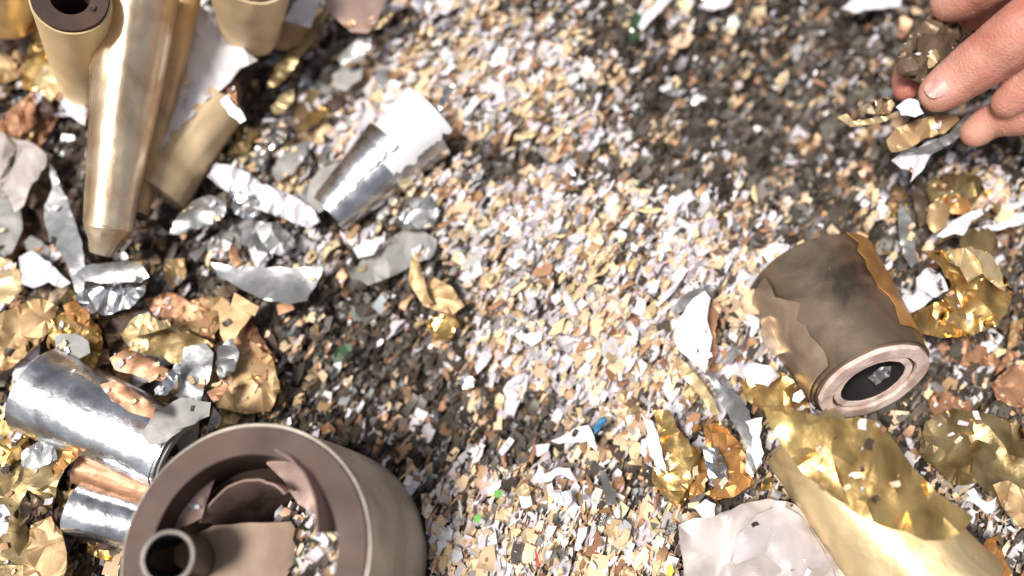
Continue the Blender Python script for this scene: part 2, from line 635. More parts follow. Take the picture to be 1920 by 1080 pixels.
def corner(sl, sw, i, lift):
    return C0 + ax * (L * sl * J[:, i])[:, None] + bx_ * (W * sw * J[:, (i + 2) % 6])[:, None] + nn * (lift * L * fold)[:, None]


V6 = np.stack([corner(-1, -1, 0, .6), corner(-.9, 1, 1, .6), corner(0.05, 1.15, 2, 0), corner(-.05, -1.1, 3, 0), corner(1, .9, 4, .6), corner(.9, -1, 5, .6)], 1)
shred_group = 'loose shreds'
LBL = {'white_paper_shreds': 'fine white paper shreds scattered all over the pile',
       'cream_paper_shreds': 'fine cream and peach paper shreds scattered through the pile',
       'copper_foil_shreds': 'fine copper brown foil shreds scattered through the pile',
       'silver_foil_shreds': 'fine shiny silver foil shreds scattered through the pile',
       'grey_paper_shreds': 'fine grey shreds painting shade into the darker hollows of the pile',
       'dark_brown_shreds': 'fine dark brown shreds painting shade deep into hollows of the pile'}
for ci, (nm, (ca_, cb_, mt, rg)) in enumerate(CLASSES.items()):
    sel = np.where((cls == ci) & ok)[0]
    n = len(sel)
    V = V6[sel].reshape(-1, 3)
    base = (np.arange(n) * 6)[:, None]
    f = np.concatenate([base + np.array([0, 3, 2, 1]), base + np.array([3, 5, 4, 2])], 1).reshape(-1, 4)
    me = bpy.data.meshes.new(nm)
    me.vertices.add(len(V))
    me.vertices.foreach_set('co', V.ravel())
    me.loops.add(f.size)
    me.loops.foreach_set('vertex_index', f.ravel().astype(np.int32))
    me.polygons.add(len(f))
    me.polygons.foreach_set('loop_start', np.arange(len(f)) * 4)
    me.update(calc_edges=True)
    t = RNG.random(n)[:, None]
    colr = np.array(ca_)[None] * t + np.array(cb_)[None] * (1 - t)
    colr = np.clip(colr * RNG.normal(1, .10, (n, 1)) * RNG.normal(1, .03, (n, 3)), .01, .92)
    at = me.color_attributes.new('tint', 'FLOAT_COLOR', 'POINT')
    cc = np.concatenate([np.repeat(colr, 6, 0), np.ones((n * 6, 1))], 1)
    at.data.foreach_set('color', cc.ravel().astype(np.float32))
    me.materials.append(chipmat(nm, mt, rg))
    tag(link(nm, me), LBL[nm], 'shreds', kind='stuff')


# ------------------------------------------------------------------ rolls and tubes
# tall champagne roll leaning towards the viewer, upper left
roll('foil_tube', 'tall champagne gold foil tube at the upper left, longest of all the tubes', 'foil roll',
     (262, -30, .052, 74), (204, 430, .026, 42), 'champagne', wall=.06, core=None, corew=.06, wob=.05, seed=3)
tt = bpy.data.objects['foil_tube']
# its lower end is pinched shut
p1 = P(205, 419, .0262)
p2 = P(190, 476, .022)
V, F = shell(p1, p2, pxr(p1, 44.6), pxr(p2, 20), None, None, 40, 6, .10, 3)
o = put('pinched_end', V, F, 'champagne', tt)
autosmooth(o)
roll('foil_tube', 'narrow brown gold tube lying right behind the tall champagne foil tube', 'foil roll',
     (352, -30, .034, 30), (256, 400, .018, 22), 'tan', wall=.08, core='browncard', corew=.1, wob=.06, seed=5, seam=False)
roll('cardboard_ended_roll', 'pale yellow gold roll with brown cardboard ring end and black hole, upper left', 'foil roll',
     (132, 0, .070, 70), (175, 165, .006, 58), 'creamgold', wall=.05, core='browncard', corew=.48, wob=.02, seed=2, seam=False)
roll('cream_roll', 'cream gold roll cut by the top left corner beside an orange foil strip', 'foil roll',
     (5, -70, .05, 62), (8, 30, .02, 50), 'palegold', wall=.1, core='browncard', wob=.04, seed=6, seam=False)
roll('blunt_gold_roll', 'dull gold roll with a blunt rounded lower end, top edge left of the middle', 'foil roll',
     (470, -60, .055, 82), (468, 62, .018, 52), 'sand', wall=.08, core='tancard', wob=.05, seed=8, seam=False)
p1, p2 = P(468, 62, .018), P(468, 100, .012)
V, F = shell(p1, p2, pxr(p1, 51), pxr(p2, 18), None, None, 40, 6, .08, 8)
o = put('rounded_end', V, F, 'sand', bpy.data.objects['blunt_gold_roll'])
autosmooth(o)
roll('tan_roll', 'matt tan gold roll lying slanted below the white crumpled sheet', 'foil roll',
     (418, 190, .013, 46), (292, 358, .012, 60), 'sand', wall=.1, core='tancard', wob=.08, seed=9, seam=False)
# silver rolled sheet in the middle
roll('silver_rolled_sheet', 'silver sheet rolled into a cone, bright upper end and black shadow under it', 'foil roll',
     (795, 240, .011, 70), (618, 402, .007, 43), 'silver', wall=.05, core=None, wob=.02, seed=4, seam=False)
p0, p1 = P(795, 240, .011), P(618, 402, .007)
r0, r1 = pxr(p0, 70), pxr(p1, 43)
for nm, q0, q1, k_, a_, b_, mm in (('white_sheet_end', -.10, .46, 1.08, 38, 205, 'whitefoil'), ('outer_sheet', .30, .97, 1.05, 75, 215, 'silver')):
    V, F = shell(p0.lerp(p1, q0), p0.lerp(p1, q1), r0 * k_, (r0 + (r1 - r0) * q1) * k_, r0 * (k_ - .015), (r0 + (r1 - r0) * q1) * (k_ - .015), 40, 22, .015, 4, a_, b_, rag=6)
    autosmooth(put(nm, V, F, mm, bpy.data.objects['silver_rolled_sheet']))
# lower left silver rolls
roll('large_silver_roll', 'large mirror silver roll with a glaring white streak, left of the wide brown core', 'foil roll',
     (72, 730, .017, 82), (330, 850, .014, 74), 'silver', wall=.1, core='greypaper', wob=.035, seed=11)
roll('small_silver_roll', 'small silver roll poking out left of the wide brown cardboard core', 'foil roll',
     (140, 950, .014, 50), (300, 995, .009, 46), 'silver', wall=.1, core='greypaper', wob=.03, seed=12)
roll('copper_roll', 'copper brown roll squeezed between the two silver rolls', 'foil roll',
     (150, 872, .014, 34), (290, 915, .010, 32), 'copper', wall=.1, core='browncard', wob=.05, seed=13, seam=False)

# right hand roll with white ringed end
t = roll('ring_ended_roll', 'dark bronze foil roll with a thick pinkish white ring end, right of the middle', 'foil roll',
         (1518, 528, .007, 122), (1635, 714, .026, 110), 'darkfoil', core=None, wall=.05, wob=0, seed=14, seam=False, n=72)
p0, p1 = P(1518, 528, .007), P(1635, 714, .026)
r0, r1 = pxr(p0, 122), pxr(p1, 110)
d = (p1 - p0).normalized()
for nm, ro, ri, mm, off in (('paper_ring', .955, .74, 'pinkcard', .0016), ('foil_ring', .735, .69, 'umber', .0002), ('cardboard_core', .685, .57, 'pinkcard', .0006), ('hole_shade_liner', .568, .54, 'black', .0001)):  # the innermost black layer paints the shade in the hole
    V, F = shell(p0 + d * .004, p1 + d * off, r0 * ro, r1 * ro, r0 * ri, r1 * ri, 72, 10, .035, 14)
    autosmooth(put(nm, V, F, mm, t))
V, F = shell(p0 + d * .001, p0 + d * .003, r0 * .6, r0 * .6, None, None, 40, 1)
put('hole_shade_disc', V, F, 'black', t)  # black disc painting the shade at the back of the hole
def rad(q): return r0 + (r1 - r0) * q


V, F = shell(p0.lerp(p1, .42), p0.lerp(p1, .985), rad(.42) * 1.03, rad(.985) * 1.025, rad(.42) * 1.005, rad(.985) * 1.005, 60, 10, 0, 14, -40, 230)
autosmooth(put('outer_wrap', V, F, 'darkfoil', t))
V, F = shell(p0.lerp(p1, .01), p0.lerp(p1, .86), rad(0) * 1.055, rad(.86) * 1.05, rad(0) * 1.035, rad(.86) * 1.035, 24, 10, .0, 14, -10, 62)
autosmooth(put('orange_sheen', V, F, 'orange', t))  # orange metallic reflection on the right side, put in as a coloured arc
V, F = shell(p0.lerp(p1, .08), p0.lerp(p1, .95), rad(.08) * 1.055, rad(.95) * 1.05, rad(.08) * 1.035, rad(.95) * 1.035, 24, 10, .0, 14, 142, 225)
autosmooth(put('beige_wrap_sheen', V, F, 'sheenbeige', t))  # pale reflection on the left side, put in as a beige arc

scrap('stuffed_scrap', 'dim grey crumpled scrap stuffed in the black hole of the ringed roll', 'scrap', 'dullsilver',
      [(1626, 708), (1648, 690), (1672, 686), (1668, 706), (1642, 722)], zabs=.021, cr=6, cell=9)
roll('long_gold_roll', 'long pale gold roll running out of the bottom right under crinkled gold foil', 'foil roll',
     (1500, 815, .014, 78), (1775, 1130, .021, 128), 'palegold', core='tancard', wob=.05, seed=17)

# ------------------------------------------------------------------ the wide brown cardboard core
p0, p1 = P(455, 1035, .060), P(592, 1052, -.004)
r0, r1 = pxr(p0, 245), pxr(p1, 212)
t = empty('cardboard_core_drum', (p1.x, p1.y, p1.z))
tag(t, 'wide brown cardboard core standing on end with pale beige outside, bottom left', 'cardboard core')
V, F = shell(p0.lerp(p1, .02), p1, r0 * .995, r1, r0 * .97, r1 * .97, 128, 14, .006, 21)
autosmooth(put('outer_wall', V, F, 'beigewall', t))
V, F = shell(p0, p1, r0 * .968, r1 * .965, r0 * .745, r1 * .745, 128, 8, .004, 22)
autosmooth(put('rim', V, F, 'browncard', t))
q = p0.lerp(p1, .80)
V, F = shell(q, p1, r0 * .70, r1 * .70, None, None, 64, 1)
put('bottom_disc', V, F, 'browncard', t)
# what lies inside the core
ins = p0.lerp(p1, .75)


def inner(name, label, cat, m, c_uvz, r, a0, a1, ztop, zbot, th=.0006, seed=31, lean=(0, 0), wob=.05):
    c = P(*c_uvz)
    a = Vector((c.x, c.y, ztop))
    bq = Vector((c.x + lean[0], c.y + lean[1], zbot))
    rr = pxr(a, r)
    V, F = shell(a, bq, rr, rr * .9, rr - th, rr * .9 - th, 64, 8, wob, seed, a0, a1)
    o = put(name, V, F, m)
    autosmooth(o, 60)
    tag(o, label, cat)
    return o


inner('curled_film', 'mauve brown film curled up against the inside of the wide cardboard core', 'film', 'mauvefilm', (462, 1010, .05), 178, -105, 88, .0545, .012, lean=(.022, .001), wob=.04)
inner('curled_film', 'second thinner mauve film strip curled inside the larger film of the wide core', 'film', 'mauvefilm', (470, 1030, .045), 128, -60, 40, .047, .012, seed=37, lean=(.012, .002), wob=.05)
roll('small_grey_tube', 'small tube with grey rim and black hole standing inside the wide cardboard core', 'tube',
     (314, 1045, .060, 50), (398, 1050, .018, 36), 'darkrim', wall=.14, core=None, wob=.03, seed=41, seam=False)
tq = bpy.data.objects['small_grey_tube']
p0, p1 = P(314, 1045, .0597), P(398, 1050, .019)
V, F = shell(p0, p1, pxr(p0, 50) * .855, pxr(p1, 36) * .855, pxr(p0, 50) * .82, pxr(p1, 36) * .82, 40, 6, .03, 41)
autosmooth(put('hole_shade_liner', V, F, 'black', tq))  # black layer painting the shade inside the tube
scrap('glossy_film', 'pale mauve glossy panel leaning on the left inside wall of the wide cardboard core', 'film', 'mauvefilm',
      [(296, 985), (318, 915), (372, 850), (412, 836), (425, 846), (400, 905), (378, 972), (335, 992)], zabs=.046, cr=3, cell=34, tilt=(-.3, .15), smooth=True, rag=1)
scrap('tan_card_sheet', 'smooth tan card sheet bent over inside the wide cardboard core', 'card', 'tancard',
      [(372, 1000), (400, 985), (470, 980), (545, 978), (562, 1005), (548, 1060), (520, 1110), (380, 1110)], zabs=.034, cr=1, cell=30, dome=(88, 110, 26), smooth=True, rag=1)
scrap('mauve_card_flap', 'mauve card flap on the right inside wall of the wide cardboard core', 'card', 'mauvefilm',
      [(498, 842), (560, 850), (612, 905), (632, 970), (606, 975), (560, 945), (530, 900), (500, 870)], zabs=.044, cr=3, cell=30, tilt=(.25, 0), smooth=True, rag=1)

# ------------------------------------------------------------------ torn, crumpled and curled pieces
S = scrap
LP = 'crumpled pieces in the heap on the left'
# upper left
S('orange_strip', 'orange foil strip hanging between the cream roll and the cardboard ringed roll', 'foil', 'orange', [(48, -20), (74, -10), (70, 50), (52, 62), (44, 30)], 22, 6, 14)
S('torn_sheet', 'white crumpled sheet tucked between cardboard ringed roll and tall champagne tube', 'paper', 'white', [(148, -12), (190, -12), (186, 30), (180, 62), (160, 48), (150, 22)], 50, 7, 14)
S('torn_sheet', 'large torn white sheet with a long pointed corner right of the tall champagne tube', 'paper', 'white',
  [(362, 5), (392, 22), (408, 50), (440, 72), (462, 98), (484, 112), (450, 128), (418, 165), (388, 185), (352, 225), (318, 262), (285, 300), (278, 285), (298, 215), (322, 140), (340, 70)], 26, 8, 24, follow=.2)
S('gold_foil', 'folded gold foil wedge below the cardboard ringed roll', 'foil', 'gold', [(60, 60), (92, 50), (105, 105), (98, 150), (70, 170), (40, 165), (48, 118)], 14, 9, 20)
S('gold_foil', 'pale gold foil scrap leaning on the left of the tall tube near its middle', 'foil', 'palegold', [(84, 120), (108, 115), (120, 160), (96, 190), (64, 160)], 18, 6, 18)
S('white_strip', 'lilac white paper strip running down to the tall champagne tube', 'paper', 'white', [(104, 135), (122, 150), (165, 205), (158, 235), (138, 222), (104, 180)], 16, 5, 18)
S('cream_sheet', 'crumpled grey cream sheet at the left edge, hollow below it', 'paper', 'tissue', [(-20, 238), (20, 258), (62, 268), (98, 292), (88, 312), (60, 345), (44, 385), (28, 400), (12, 360), (-20, 335)], 18, 10, 24)
S('grey_sheet', 'dull grey rounded sheet on the left edge under the cream sheet', 'paper', 'greypaper', [(-20, 335), (18, 345), (38, 385), (42, 430), (22, 475), (-20, 490)], 14, 7, 26, smooth=True)
S('silver_leaf', 'long curved silver grey foil leaf left of the tall champagne tube', 'foil', 'dullsilver',
  [(92, 305), (104, 320), (116, 348), (130, 385), (142, 420), (154, 455), (160, 500), (156, 560), (142, 548), (130, 505), (112, 470), (94, 458), (84, 420), (84, 385), (98, 352)], 19, 3, 20, dome=(105, 40, 12), smooth=True)
S('silver_cup', 'crumpled bright silver foil cup below the tip of the tall champagne tube', 'foil', 'silver', [(138, 525), (170, 530), (220, 532), (275, 528), (268, 555), (240, 578), (200, 592), (160, 585), (142, 560)], 15, 7, 15, dome=(10, 40, 16))
S('curled_lip', 'smooth grey curled foil lip just below the tall tube tip, above the silver cup', 'foil', 'dullsilver', [(137, 516), (160, 498), (200, 492), (240, 488), (268, 500), (280, 520), (262, 530), (200, 531), (150, 524)], 19, 2, 22, dome=(5, 22, 12), smooth=True)
S('white_sheet', 'smooth lilac white sheet with a drooping point at the far left', 'paper', 'white', [(36, 482), (60, 470), (88, 492), (112, 512), (132, 530), (116, 540), (90, 528), (62, 540), (40, 532)], 15, 4, 24, smooth=True)
S('cream_foil', 'cream gold foil glaring at the left edge beside the lilac white sheet', 'foil', 'palegold', [(-20, 480), (20, 488), (38, 510), (40, 545), (16, 570), (-20, 590)], 14, 5, 22)
S('copper_fold', 'copper pink folded foil left of the curved silver leaf', 'foil', 'copper', [(44, 365), (66, 350), (78, 395), (70, 440), (48, 445), (40, 400)], 6, 8, 16)
S('grey_card', 'small grey card lying in the dark gap left of the silver leaf', 'card', 'greypaper', [(38, 455), (58, 442), (96, 465), (88, 488), (58, 478)], 12, 3, 20)
S('gold_spike', 'narrow bright gold foil spike right of the tall tube lower end', 'foil', 'palegold', [(252, 368), (256, 375), (246, 420), (232, 450), (220, 446), (236, 405)], 22, 3, 14)
S('curled_grey_foil', 'small silver grey foil curled like a boat below the tan roll', 'foil', 'dullsilver', [(316, 440), (330, 408), (360, 378), (392, 365), (425, 375), (420, 405), (396, 425), (360, 430), (335, 440)], 14, 4, 18, dome=(22, 38, 24), smooth=True)
S('white_ribbon', 'crinkled lilac white ribbon running down towards the silver rolled cone', 'ribbon', 'white',
  [(388, 330), (405, 305), (440, 312), (468, 325), (490, 345), (520, 352), (555, 370), (590, 395), (600, 415), (578, 430), (545, 415), (510, 400), (478, 392), (450, 372), (415, 352)], 15, 9, 15)
S('silver_crumple', 'shiny crumpled silver foil between curled grey foil and the white ribbon', 'foil', 'silver', [(428, 352), (455, 345), (482, 372), (488, 400), (465, 415), (440, 400), (430, 378)], 15, 9, 11)
S('silver_crumple', 'crumpled silver foil sheet above the grey sheet with a pointed corner', 'foil', 'dullsilver', [(448, 430), (480, 415), (520, 420), (548, 440), (560, 462), (525, 478), (485, 470), (450, 458)], 12, 8, 15)
S('grey_flat_sheet', 'flat dull grey sheet sticking out left of the silver rolled cone', 'paper', 'greypaper', [(580, 345), (600, 315), (650, 302), (680, 305), (660, 340), (620, 385), (596, 400), (572, 378)], 12, 2, 30, smooth=True)
S('pointed_grey_sheet', 'curved grey sheet ending in a pointed corner under the silver crumples', 'paper', 'dullsilver',
  [(395, 492), (430, 498), (480, 500), (540, 502), (585, 498), (612, 492), (600, 520), (575, 565), (540, 570), (490, 560), (440, 535), (410, 520)], 13, 3, 26, dome=(-5, 48, -14), smooth=True)
S('copper_tab', 'small copper tab standing above the pointed grey sheet', 'foil', 'copper', [(432, 458), (446, 465), (450, 495), (438, 502), (430, 485)], 15, 3, 12)
S('grey_mass', 'soft grey crumpled sheet between the silver rolled cone and the pile of shreds', 'paper', 'greypaper',
  [(700, 470), (740, 440), (790, 430), (820, 450), (815, 480), (770, 500), (730, 520), (690, 535), (660, 520), (675, 490)], 7, 8, 22)
S('white_clump', 'pale lilac scrap left of the soft grey crumpled sheet', 'paper', 'white', [(660, 465), (690, 448), (715, 455), (700, 478), (672, 485)], 12, 4, 16)
S('silver_crumple', 'white silver crumple right beneath the shaded side of the silver rolled cone', 'foil', 'dullsilver', [(745, 400), (775, 372), (810, 368), (826, 395), (812, 425), (778, 430), (752, 428)], 10, 9, 14)
S('brown_card_fold', 'folded light brown card corner on top of the left heap', 'card', 'tan', [(440, 548), (486, 575), (478, 592), (432, 572)], 20, 1.5, 30, smooth=True)
S('brown_card_fold', 'triangular light brown card hanging below the folded card corner', 'card', 'tan', [(410, 585), (436, 570), (472, 592), (450, 620), (425, 652), (412, 625)], 17, 1.5, 30)
S('brown_card_fold', 'orange brown card strip right of the pointed grey sheet tip', 'card', 'copper', [(518, 572), (545, 562), (552, 580), (522, 592)], 12, 2, 20)

# left heap, lower
S('gold_foil', 'crinkled gold foil at the left edge above the large silver roll', 'foil', 'tan', [(-20, 600), (30, 572), (80, 560), (110, 575), (95, 620), (60, 655), (20, 690), (-20, 700)], 15, 10, 18)
S('gold_pouch', 'crumpled gold pouch with a grey patch in the middle of the left heap', 'foil', 'gold', [(92, 600), (125, 585), (165, 590), (190, 620), (192, 660), (175, 695), (140, 702), (105, 690), (88, 650)], 17, 9, 14)
S('grey_patch', 'smooth grey oval patch stuck on the crumpled gold pouch', 'paper', 'greypaper', [(102, 630), (140, 625), (165, 640), (170, 662), (145, 675), (110, 668)], 22, 1, 24, smooth=True)
S('orange_foil', 'small deep orange foil above the crumpled gold pouch', 'foil', 'orange', [(118, 572), (140, 562), (168, 590), (166, 612), (138, 602), (124, 592)], 21, 6, 12)
S('gold_crest', 'bright gold foil crest glaring over the olive foil sheet', 'foil', 'palegold', [(226, 628), (250, 595), (275, 588), (300, 602), (318, 596), (320, 612), (280, 625), (240, 636)], 24, 8, 11)
S('olive_foil', 'olive gold foil sheet hanging below the bright gold crest', 'foil', 'olive', [(228, 632), (280, 622), (318, 608), (360, 625), (402, 645), (390, 668), (350, 690), (300, 672), (250, 660)], 18, 5, 22)
S('brown_foil', 'dark brown crumpled foil behind the bright gold crest', 'foil', 'copper', [(270, 560), (320, 548), (380, 570), (405, 600), (402, 640), (360, 622), (320, 600), (285, 590)], 11, 9, 18)
S('copper_strip', 'orange to pink copper strip crossing the dark slit of the left heap', 'foil', 'copper', [(205, 672), (235, 655), (270, 668), (322, 695), (310, 718), (262, 706), (215, 692)], 19, 3, 22, dome=(-20, 24, 10), smooth=True)
S('grey_sheet', 'large smooth grey sheet hanging down between olive foil and wide brown core', 'paper', 'dullsilver', [(345, 650), (385, 642), (400, 662), (396, 700), (380, 740), (362, 790), (345, 800), (335, 760), (338, 700)], 20, 5, 26, smooth=True)
S('silver_tip', 'small bright silver tip at the end of the copper strip', 'foil', 'silver', [(288, 742), (304, 715), (330, 680), (342, 690), (330, 722), (312, 742)], 24, 5, 11)
S('copper_strip', 'brown copper strip lying across the large silver roll', 'foil', 'copper', [(188, 722), (215, 712), (260, 740), (292, 765), (288, 785), (250, 775), (210, 752)], 44, 3, 18, follow=0, dome=(-35, 24, 8), smooth=True)
S('grey_tube_flap', 'warm grey flap between large silver roll and wide brown core', 'paper', 'greypaper', [(265, 812), (290, 775), (340, 745), (395, 755), (392, 780), (350, 800), (310, 830), (280, 835)], 36, 3, 26, follow=0, smooth=True)
S('gold_foil', 'brown gold foil heap immediately above the wide brown core', 'foil', 'tan', [(395, 700), (425, 655), (470, 640), (510, 670), (525, 730), (505, 772), (450, 775), (408, 765), (388, 735)], 12, 9, 20)
S('silver_slip', 'narrow silver slip hanging right of the grey sheet above the core', 'foil', 'dullsilver', [(408, 650), (436, 632), (448, 660), (440, 695), (412, 712), (404, 690)], 19, 6, 15)
S('copper_flake', 'bright copper flake just left of the brown gold heap', 'foil', 'copper', [(388, 735), (415, 712), (432, 715), (420, 742), (400, 755)], 22, 3, 14)
S('olive_foil', 'large olive brown foil filling the bottom left corner', 'foil', 'olive', [(-20, 880), (40, 870), (95, 850), (130, 830), (142, 845), (110, 900), (98, 960), (110, 1010), (140, 1060), (130, 1110), (-20, 1110)], 10, 11, 24)
S('orange_foil', 'orange foil strip rising from the olive foil to the large silver roll', 'foil', 'orange', [(96, 880), (125, 840), (150, 832), (146, 858), (118, 882), (104, 900)], 24, 5, 14)
S('gold_foil', 'pale gold foil at the left edge under the large silver roll', 'foil', 'gold', [(-20, 780), (14, 788), (50, 810), (58, 850), (20, 872), (-20, 880)], 15, 8, 16)
S('gold_foil', 'tan gold foil fold in the bottom left corner beside the small silver roll', 'foil', 'tan', [(58, 985), (95, 968), (120, 1010), (128, 1060), (105, 1110), (40, 1110), (48, 1040)], 18, 8, 20)
S('white_scrap', 'lilac white scrap at the left edge above the olive foil', 'paper', 'white', [(-20, 950), (8, 945), (20, 965), (12, 1000), (-20, 1020)], 20, 4, 16)
S('dark_foil', 'grey green foil curl under the left end of the large silver roll', 'foil', 'dullsilver', [(40, 850), (75, 825), (100, 835), (108, 862), (70, 880), (40, 875)], 20, 5, 18)

# top centre
S('white_triangle', 'white folded triangle at the top edge right of the blunt gold roll', 'paper', 'white', [(532, 38), (552, 5), (580, -20), (605, -20), (594, 20), (582, 52), (556, 45)], 22, 4, 20)
S('copper_sheet', 'copper tan sheet under the white folded triangle', 'foil', 'tan', [(520, 60), (545, 38), (582, 52), (570, 75), (530, 95), (512, 90)], 16, 4, 20)
S('long_gold_strip', 'long thin gold edged strip running down from the top edge', 'foil', 'olive', [(605, 25), (622, 10), (600, 60), (570, 100), (545, 135), (520, 160), (500, 165), (515, 125), (555, 85)], 17, 3, 16)
S('mauve_sheet', 'soft grey mauve sheet hanging in from the top edge', 'film', 'mauvefilm', [(600, -20), (740, -20), (715, 15), (705, 45), (690, 62), (658, 60), (632, 38), (612, 15)], 22, 4, 32, smooth=True)
S('gold_sliver', 'thin pale gold sliver right of the soft grey mauve sheet', 'foil', 'palegold', [(700, 55), (712, 38), (736, 22), (732, 35), (712, 52)], 20, 2, 12)
S('grey_curl', 'grey curled scrap with a shiny upper edge under the mauve sheet', 'foil', 'dullsilver', [(632, 112), (655, 85), (682, 65), (696, 72), (690, 95), (665, 112), (640, 122)], 16, 3, 18, dome=(42, 24, 14), smooth=True)
S('grey_curl', 'square green grey scrap below the other curled grey scrap', 'paper', 'greypaper', [(622, 140), (645, 122), (680, 128), (678, 148), (650, 170), (628, 165)], 14, 2, 22, smooth=True)
S('gold_flake', 'bright gold flake in the dark gap right of the white pointed sheet', 'foil', 'palegold', [(508, 200), (530, 175), (550, 168), (548, 190), (530, 212), (515, 215)], 14, 3, 14)
S('olive_flake', 'olive gold folded flake right of the bright gold flake', 'foil', 'olive', [(550, 180), (592, 165), (610, 195), (600, 225), (570, 222), (548, 205)], 10, 4, 18)
S('gold_flake', 'crinkled gold flake with shiny lower edge above the shreds', 'foil', 'gold', [(556, 240), (572, 220), (608, 202), (618, 210), (598, 228), (566, 248)], 14, 4, 11)
S('white_strip', 'pinkish white strip lying across the top of the tan roll', 'paper', 'white', [(412, 188), (425, 178), (450, 205), (462, 225), (450, 232), (428, 215)], 44, 2, 16, follow=0)
S('copper_flake', 'salmon copper flake behind the upper end of the tan roll', 'foil', 'copper', [(425, 165), (442, 162), (446, 195), (432, 200)], 44, 3, 14, follow=0)
S('silver_flake', 'crumpled silver flake left of the grey flat sheet', 'foil', 'silver', [(495, 255), (520, 235), (540, 238), (535, 262), (510, 280), (492, 275)], 12, 6, 12)
S('grey_leaf', 'grey green leaf shaped scrap above the grey flat sheet', 'paper', 'greypaper', [(520, 300), (545, 275), (580, 262), (575, 290), (550, 325), (525, 340), (510, 325)], 9, 3, 20, smooth=True)
S('dark_bottle_cap', 'green mirrored sliver standing out of the shreds above the white torn sheet', 'foil', 'silver', [(818, 205), (824, 188), (834, 172), (850, 158), (852, 166), (838, 182), (836, 196), (824, 210)], 17, 3, 8)

# centre
S('curled_leaf', 'upright grey beige curled leaf just left of the picture middle', 'foil', 'tan', [(770, 500), (778, 470), (788, 500), (800, 545), (812, 568), (796, 572), (780, 552), (766, 525)], 15, 3, 18, dome=(100, 22, 12), smooth=True)
S('brown_curl', 'brown gold curl beside the upright beige leaf', 'foil', 'tan', [(792, 552), (815, 520), (850, 540), (870, 575), (850, 590), (820, 582), (792, 572)], 12, 5, 18)
S('gold_foil', 'yellow gold foil bit below the brown gold curl', 'foil', 'gold', [(796, 600), (818, 590), (845, 585), (862, 610), (840, 640), (815, 640)], 11, 6, 14)
S('white_leaf', 'smooth white leaf shaped sheet with a twist at its lower tip, middle right', 'paper', 'white',
  [(1300, 560), (1322, 545), (1332, 560), (1326, 600), (1336, 632), (1330, 662), (1322, 700), (1300, 680), (1272, 655), (1264, 640), (1270, 600)], 18, 1.5, 30, smooth=True, dome=(80, 45, 12))
S('leaf_underside', 'copper brown underside curling along the right of the white leaf shaped sheet', 'foil', 'copper', [(1326, 580), (1345, 562), (1352, 580), (1340, 620), (1345, 660), (1330, 690), (1330, 640), (1322, 600)], 13, 3, 16)
S('silver_fin', 'grey white fin of foil above the white leaf shaped sheet', 'foil', 'dullsilver', [(1262, 575), (1290, 548), (1330, 532), (1350, 538), (1318, 558), (1290, 580), (1268, 590)], 13, 3, 18)
S('twisted_band', 'long twisted grey silver band from the white leaf down to the gold foil', 'foil', 'dullsilver',
  [(1318, 695), (1335, 698), (1352, 722), (1385, 740), (1405, 770), (1412, 800), (1425, 830), (1428, 870), (1412, 895), (1398, 885), (1400, 840), (1385, 810), (1365, 775), (1340, 735)], 17, 3, 18, dome=(115, 32, 12), smooth=True)
S('gold_edge', 'thin cream gold strip along the left of the twisted silver band', 'foil', 'palegold', [(1268, 665), (1285, 680), (1318, 715), (1340, 750), (1350, 775), (1338, 778), (1312, 742), (1285, 712), (1266, 688)], 14, 3, 14)
S('white_flap', 'bright white flap on the lower end of the twisted silver band', 'paper', 'white', [(1398, 790), (1430, 782), (1424, 820), (1432, 850), (1418, 880), (1406, 850), (1412, 820)], 21, 3, 16)
S('gold_lump', 'crumpled yellow gold foil lump near the bottom middle', 'foil', 'gold', [(1225, 770), (1255, 768), (1268, 800), (1290, 825), (1312, 860), (1300, 900), (1282, 925), (1270, 955), (1250, 935), (1222, 905), (1222, 880), (1242, 850), (1236, 810)], 17, 7, 15)
S('white_strip', 'white paper strip down the left side of the crumpled gold lump', 'paper', 'white', [(1208, 785), (1224, 790), (1236, 820), (1242, 855), (1250, 885), (1228, 872), (1216, 845), (1214, 812)], 19, 4, 14)
S('silver_slip', 'curled grey silver slip right of the crumpled gold lump', 'foil', 'silver', [(1318, 842), (1345, 838), (1358, 865), (1366, 900), (1350, 920), (1330, 908), (1322, 875)], 17, 4, 13, dome=(105, 26, 10))
S('orange_foil', 'orange brown crinkled foil right of the crumpled gold lump', 'foil', 'orange', [(1320, 800), (1350, 790), (1378, 820), (1402, 860), (1412, 905), (1380, 930), (1340, 938), (1322, 925), (1362, 900), (1352, 850), (1322, 835)], 13, 8, 15)
S('orange_foil', 'dark orange foil scrap under the lower right of the gold lump', 'foil', 'orange', [(1282, 830), (1310, 838), (1325, 880), (1322, 920), (1290, 938), (1296, 900), (1308, 862)], 12, 7, 14)
S('white_block', 'small cream white folded scrap above the white plastic sheet', 'paper', 'white', [(1300, 950), (1322, 935), (1342, 945), (1340, 968), (1318, 972)], 16, 2, 18)
S('white_wing', 'white wing shaped scrap in the dark hollow below the middle', 'paper', 'white', [(1032, 826), (1058, 815), (1085, 800), (1104, 797), (1115, 818), (1118, 845), (1100, 828), (1070, 830), (1048, 832)], 15, 3, 16)
S('white_squiggle', 'wavy white paper strip below the white wing shaped scrap', 'paper', 'white', [(1000, 895), (1010, 872), (1020, 888), (1048, 875), (1068, 878), (1084, 905), (1072, 900), (1052, 890), (1025, 905), (1004, 905)], 13, 3, 12)
S('grey_tongue', 'grey white tongue of paper right of the wavy strip', 'paper', 'dullsilver', [(1124, 880), (1136, 885), (1146, 915), (1158, 942), (1136, 948), (1130, 915)], 13, 3, 15)
S('white_scrap', 'flat white scrap beside cream ones low in the middle', 'paper', 'white', [(1030, 925), (1070, 920), (1074, 940), (1062, 952), (1040, 940)], 12, 3, 15)
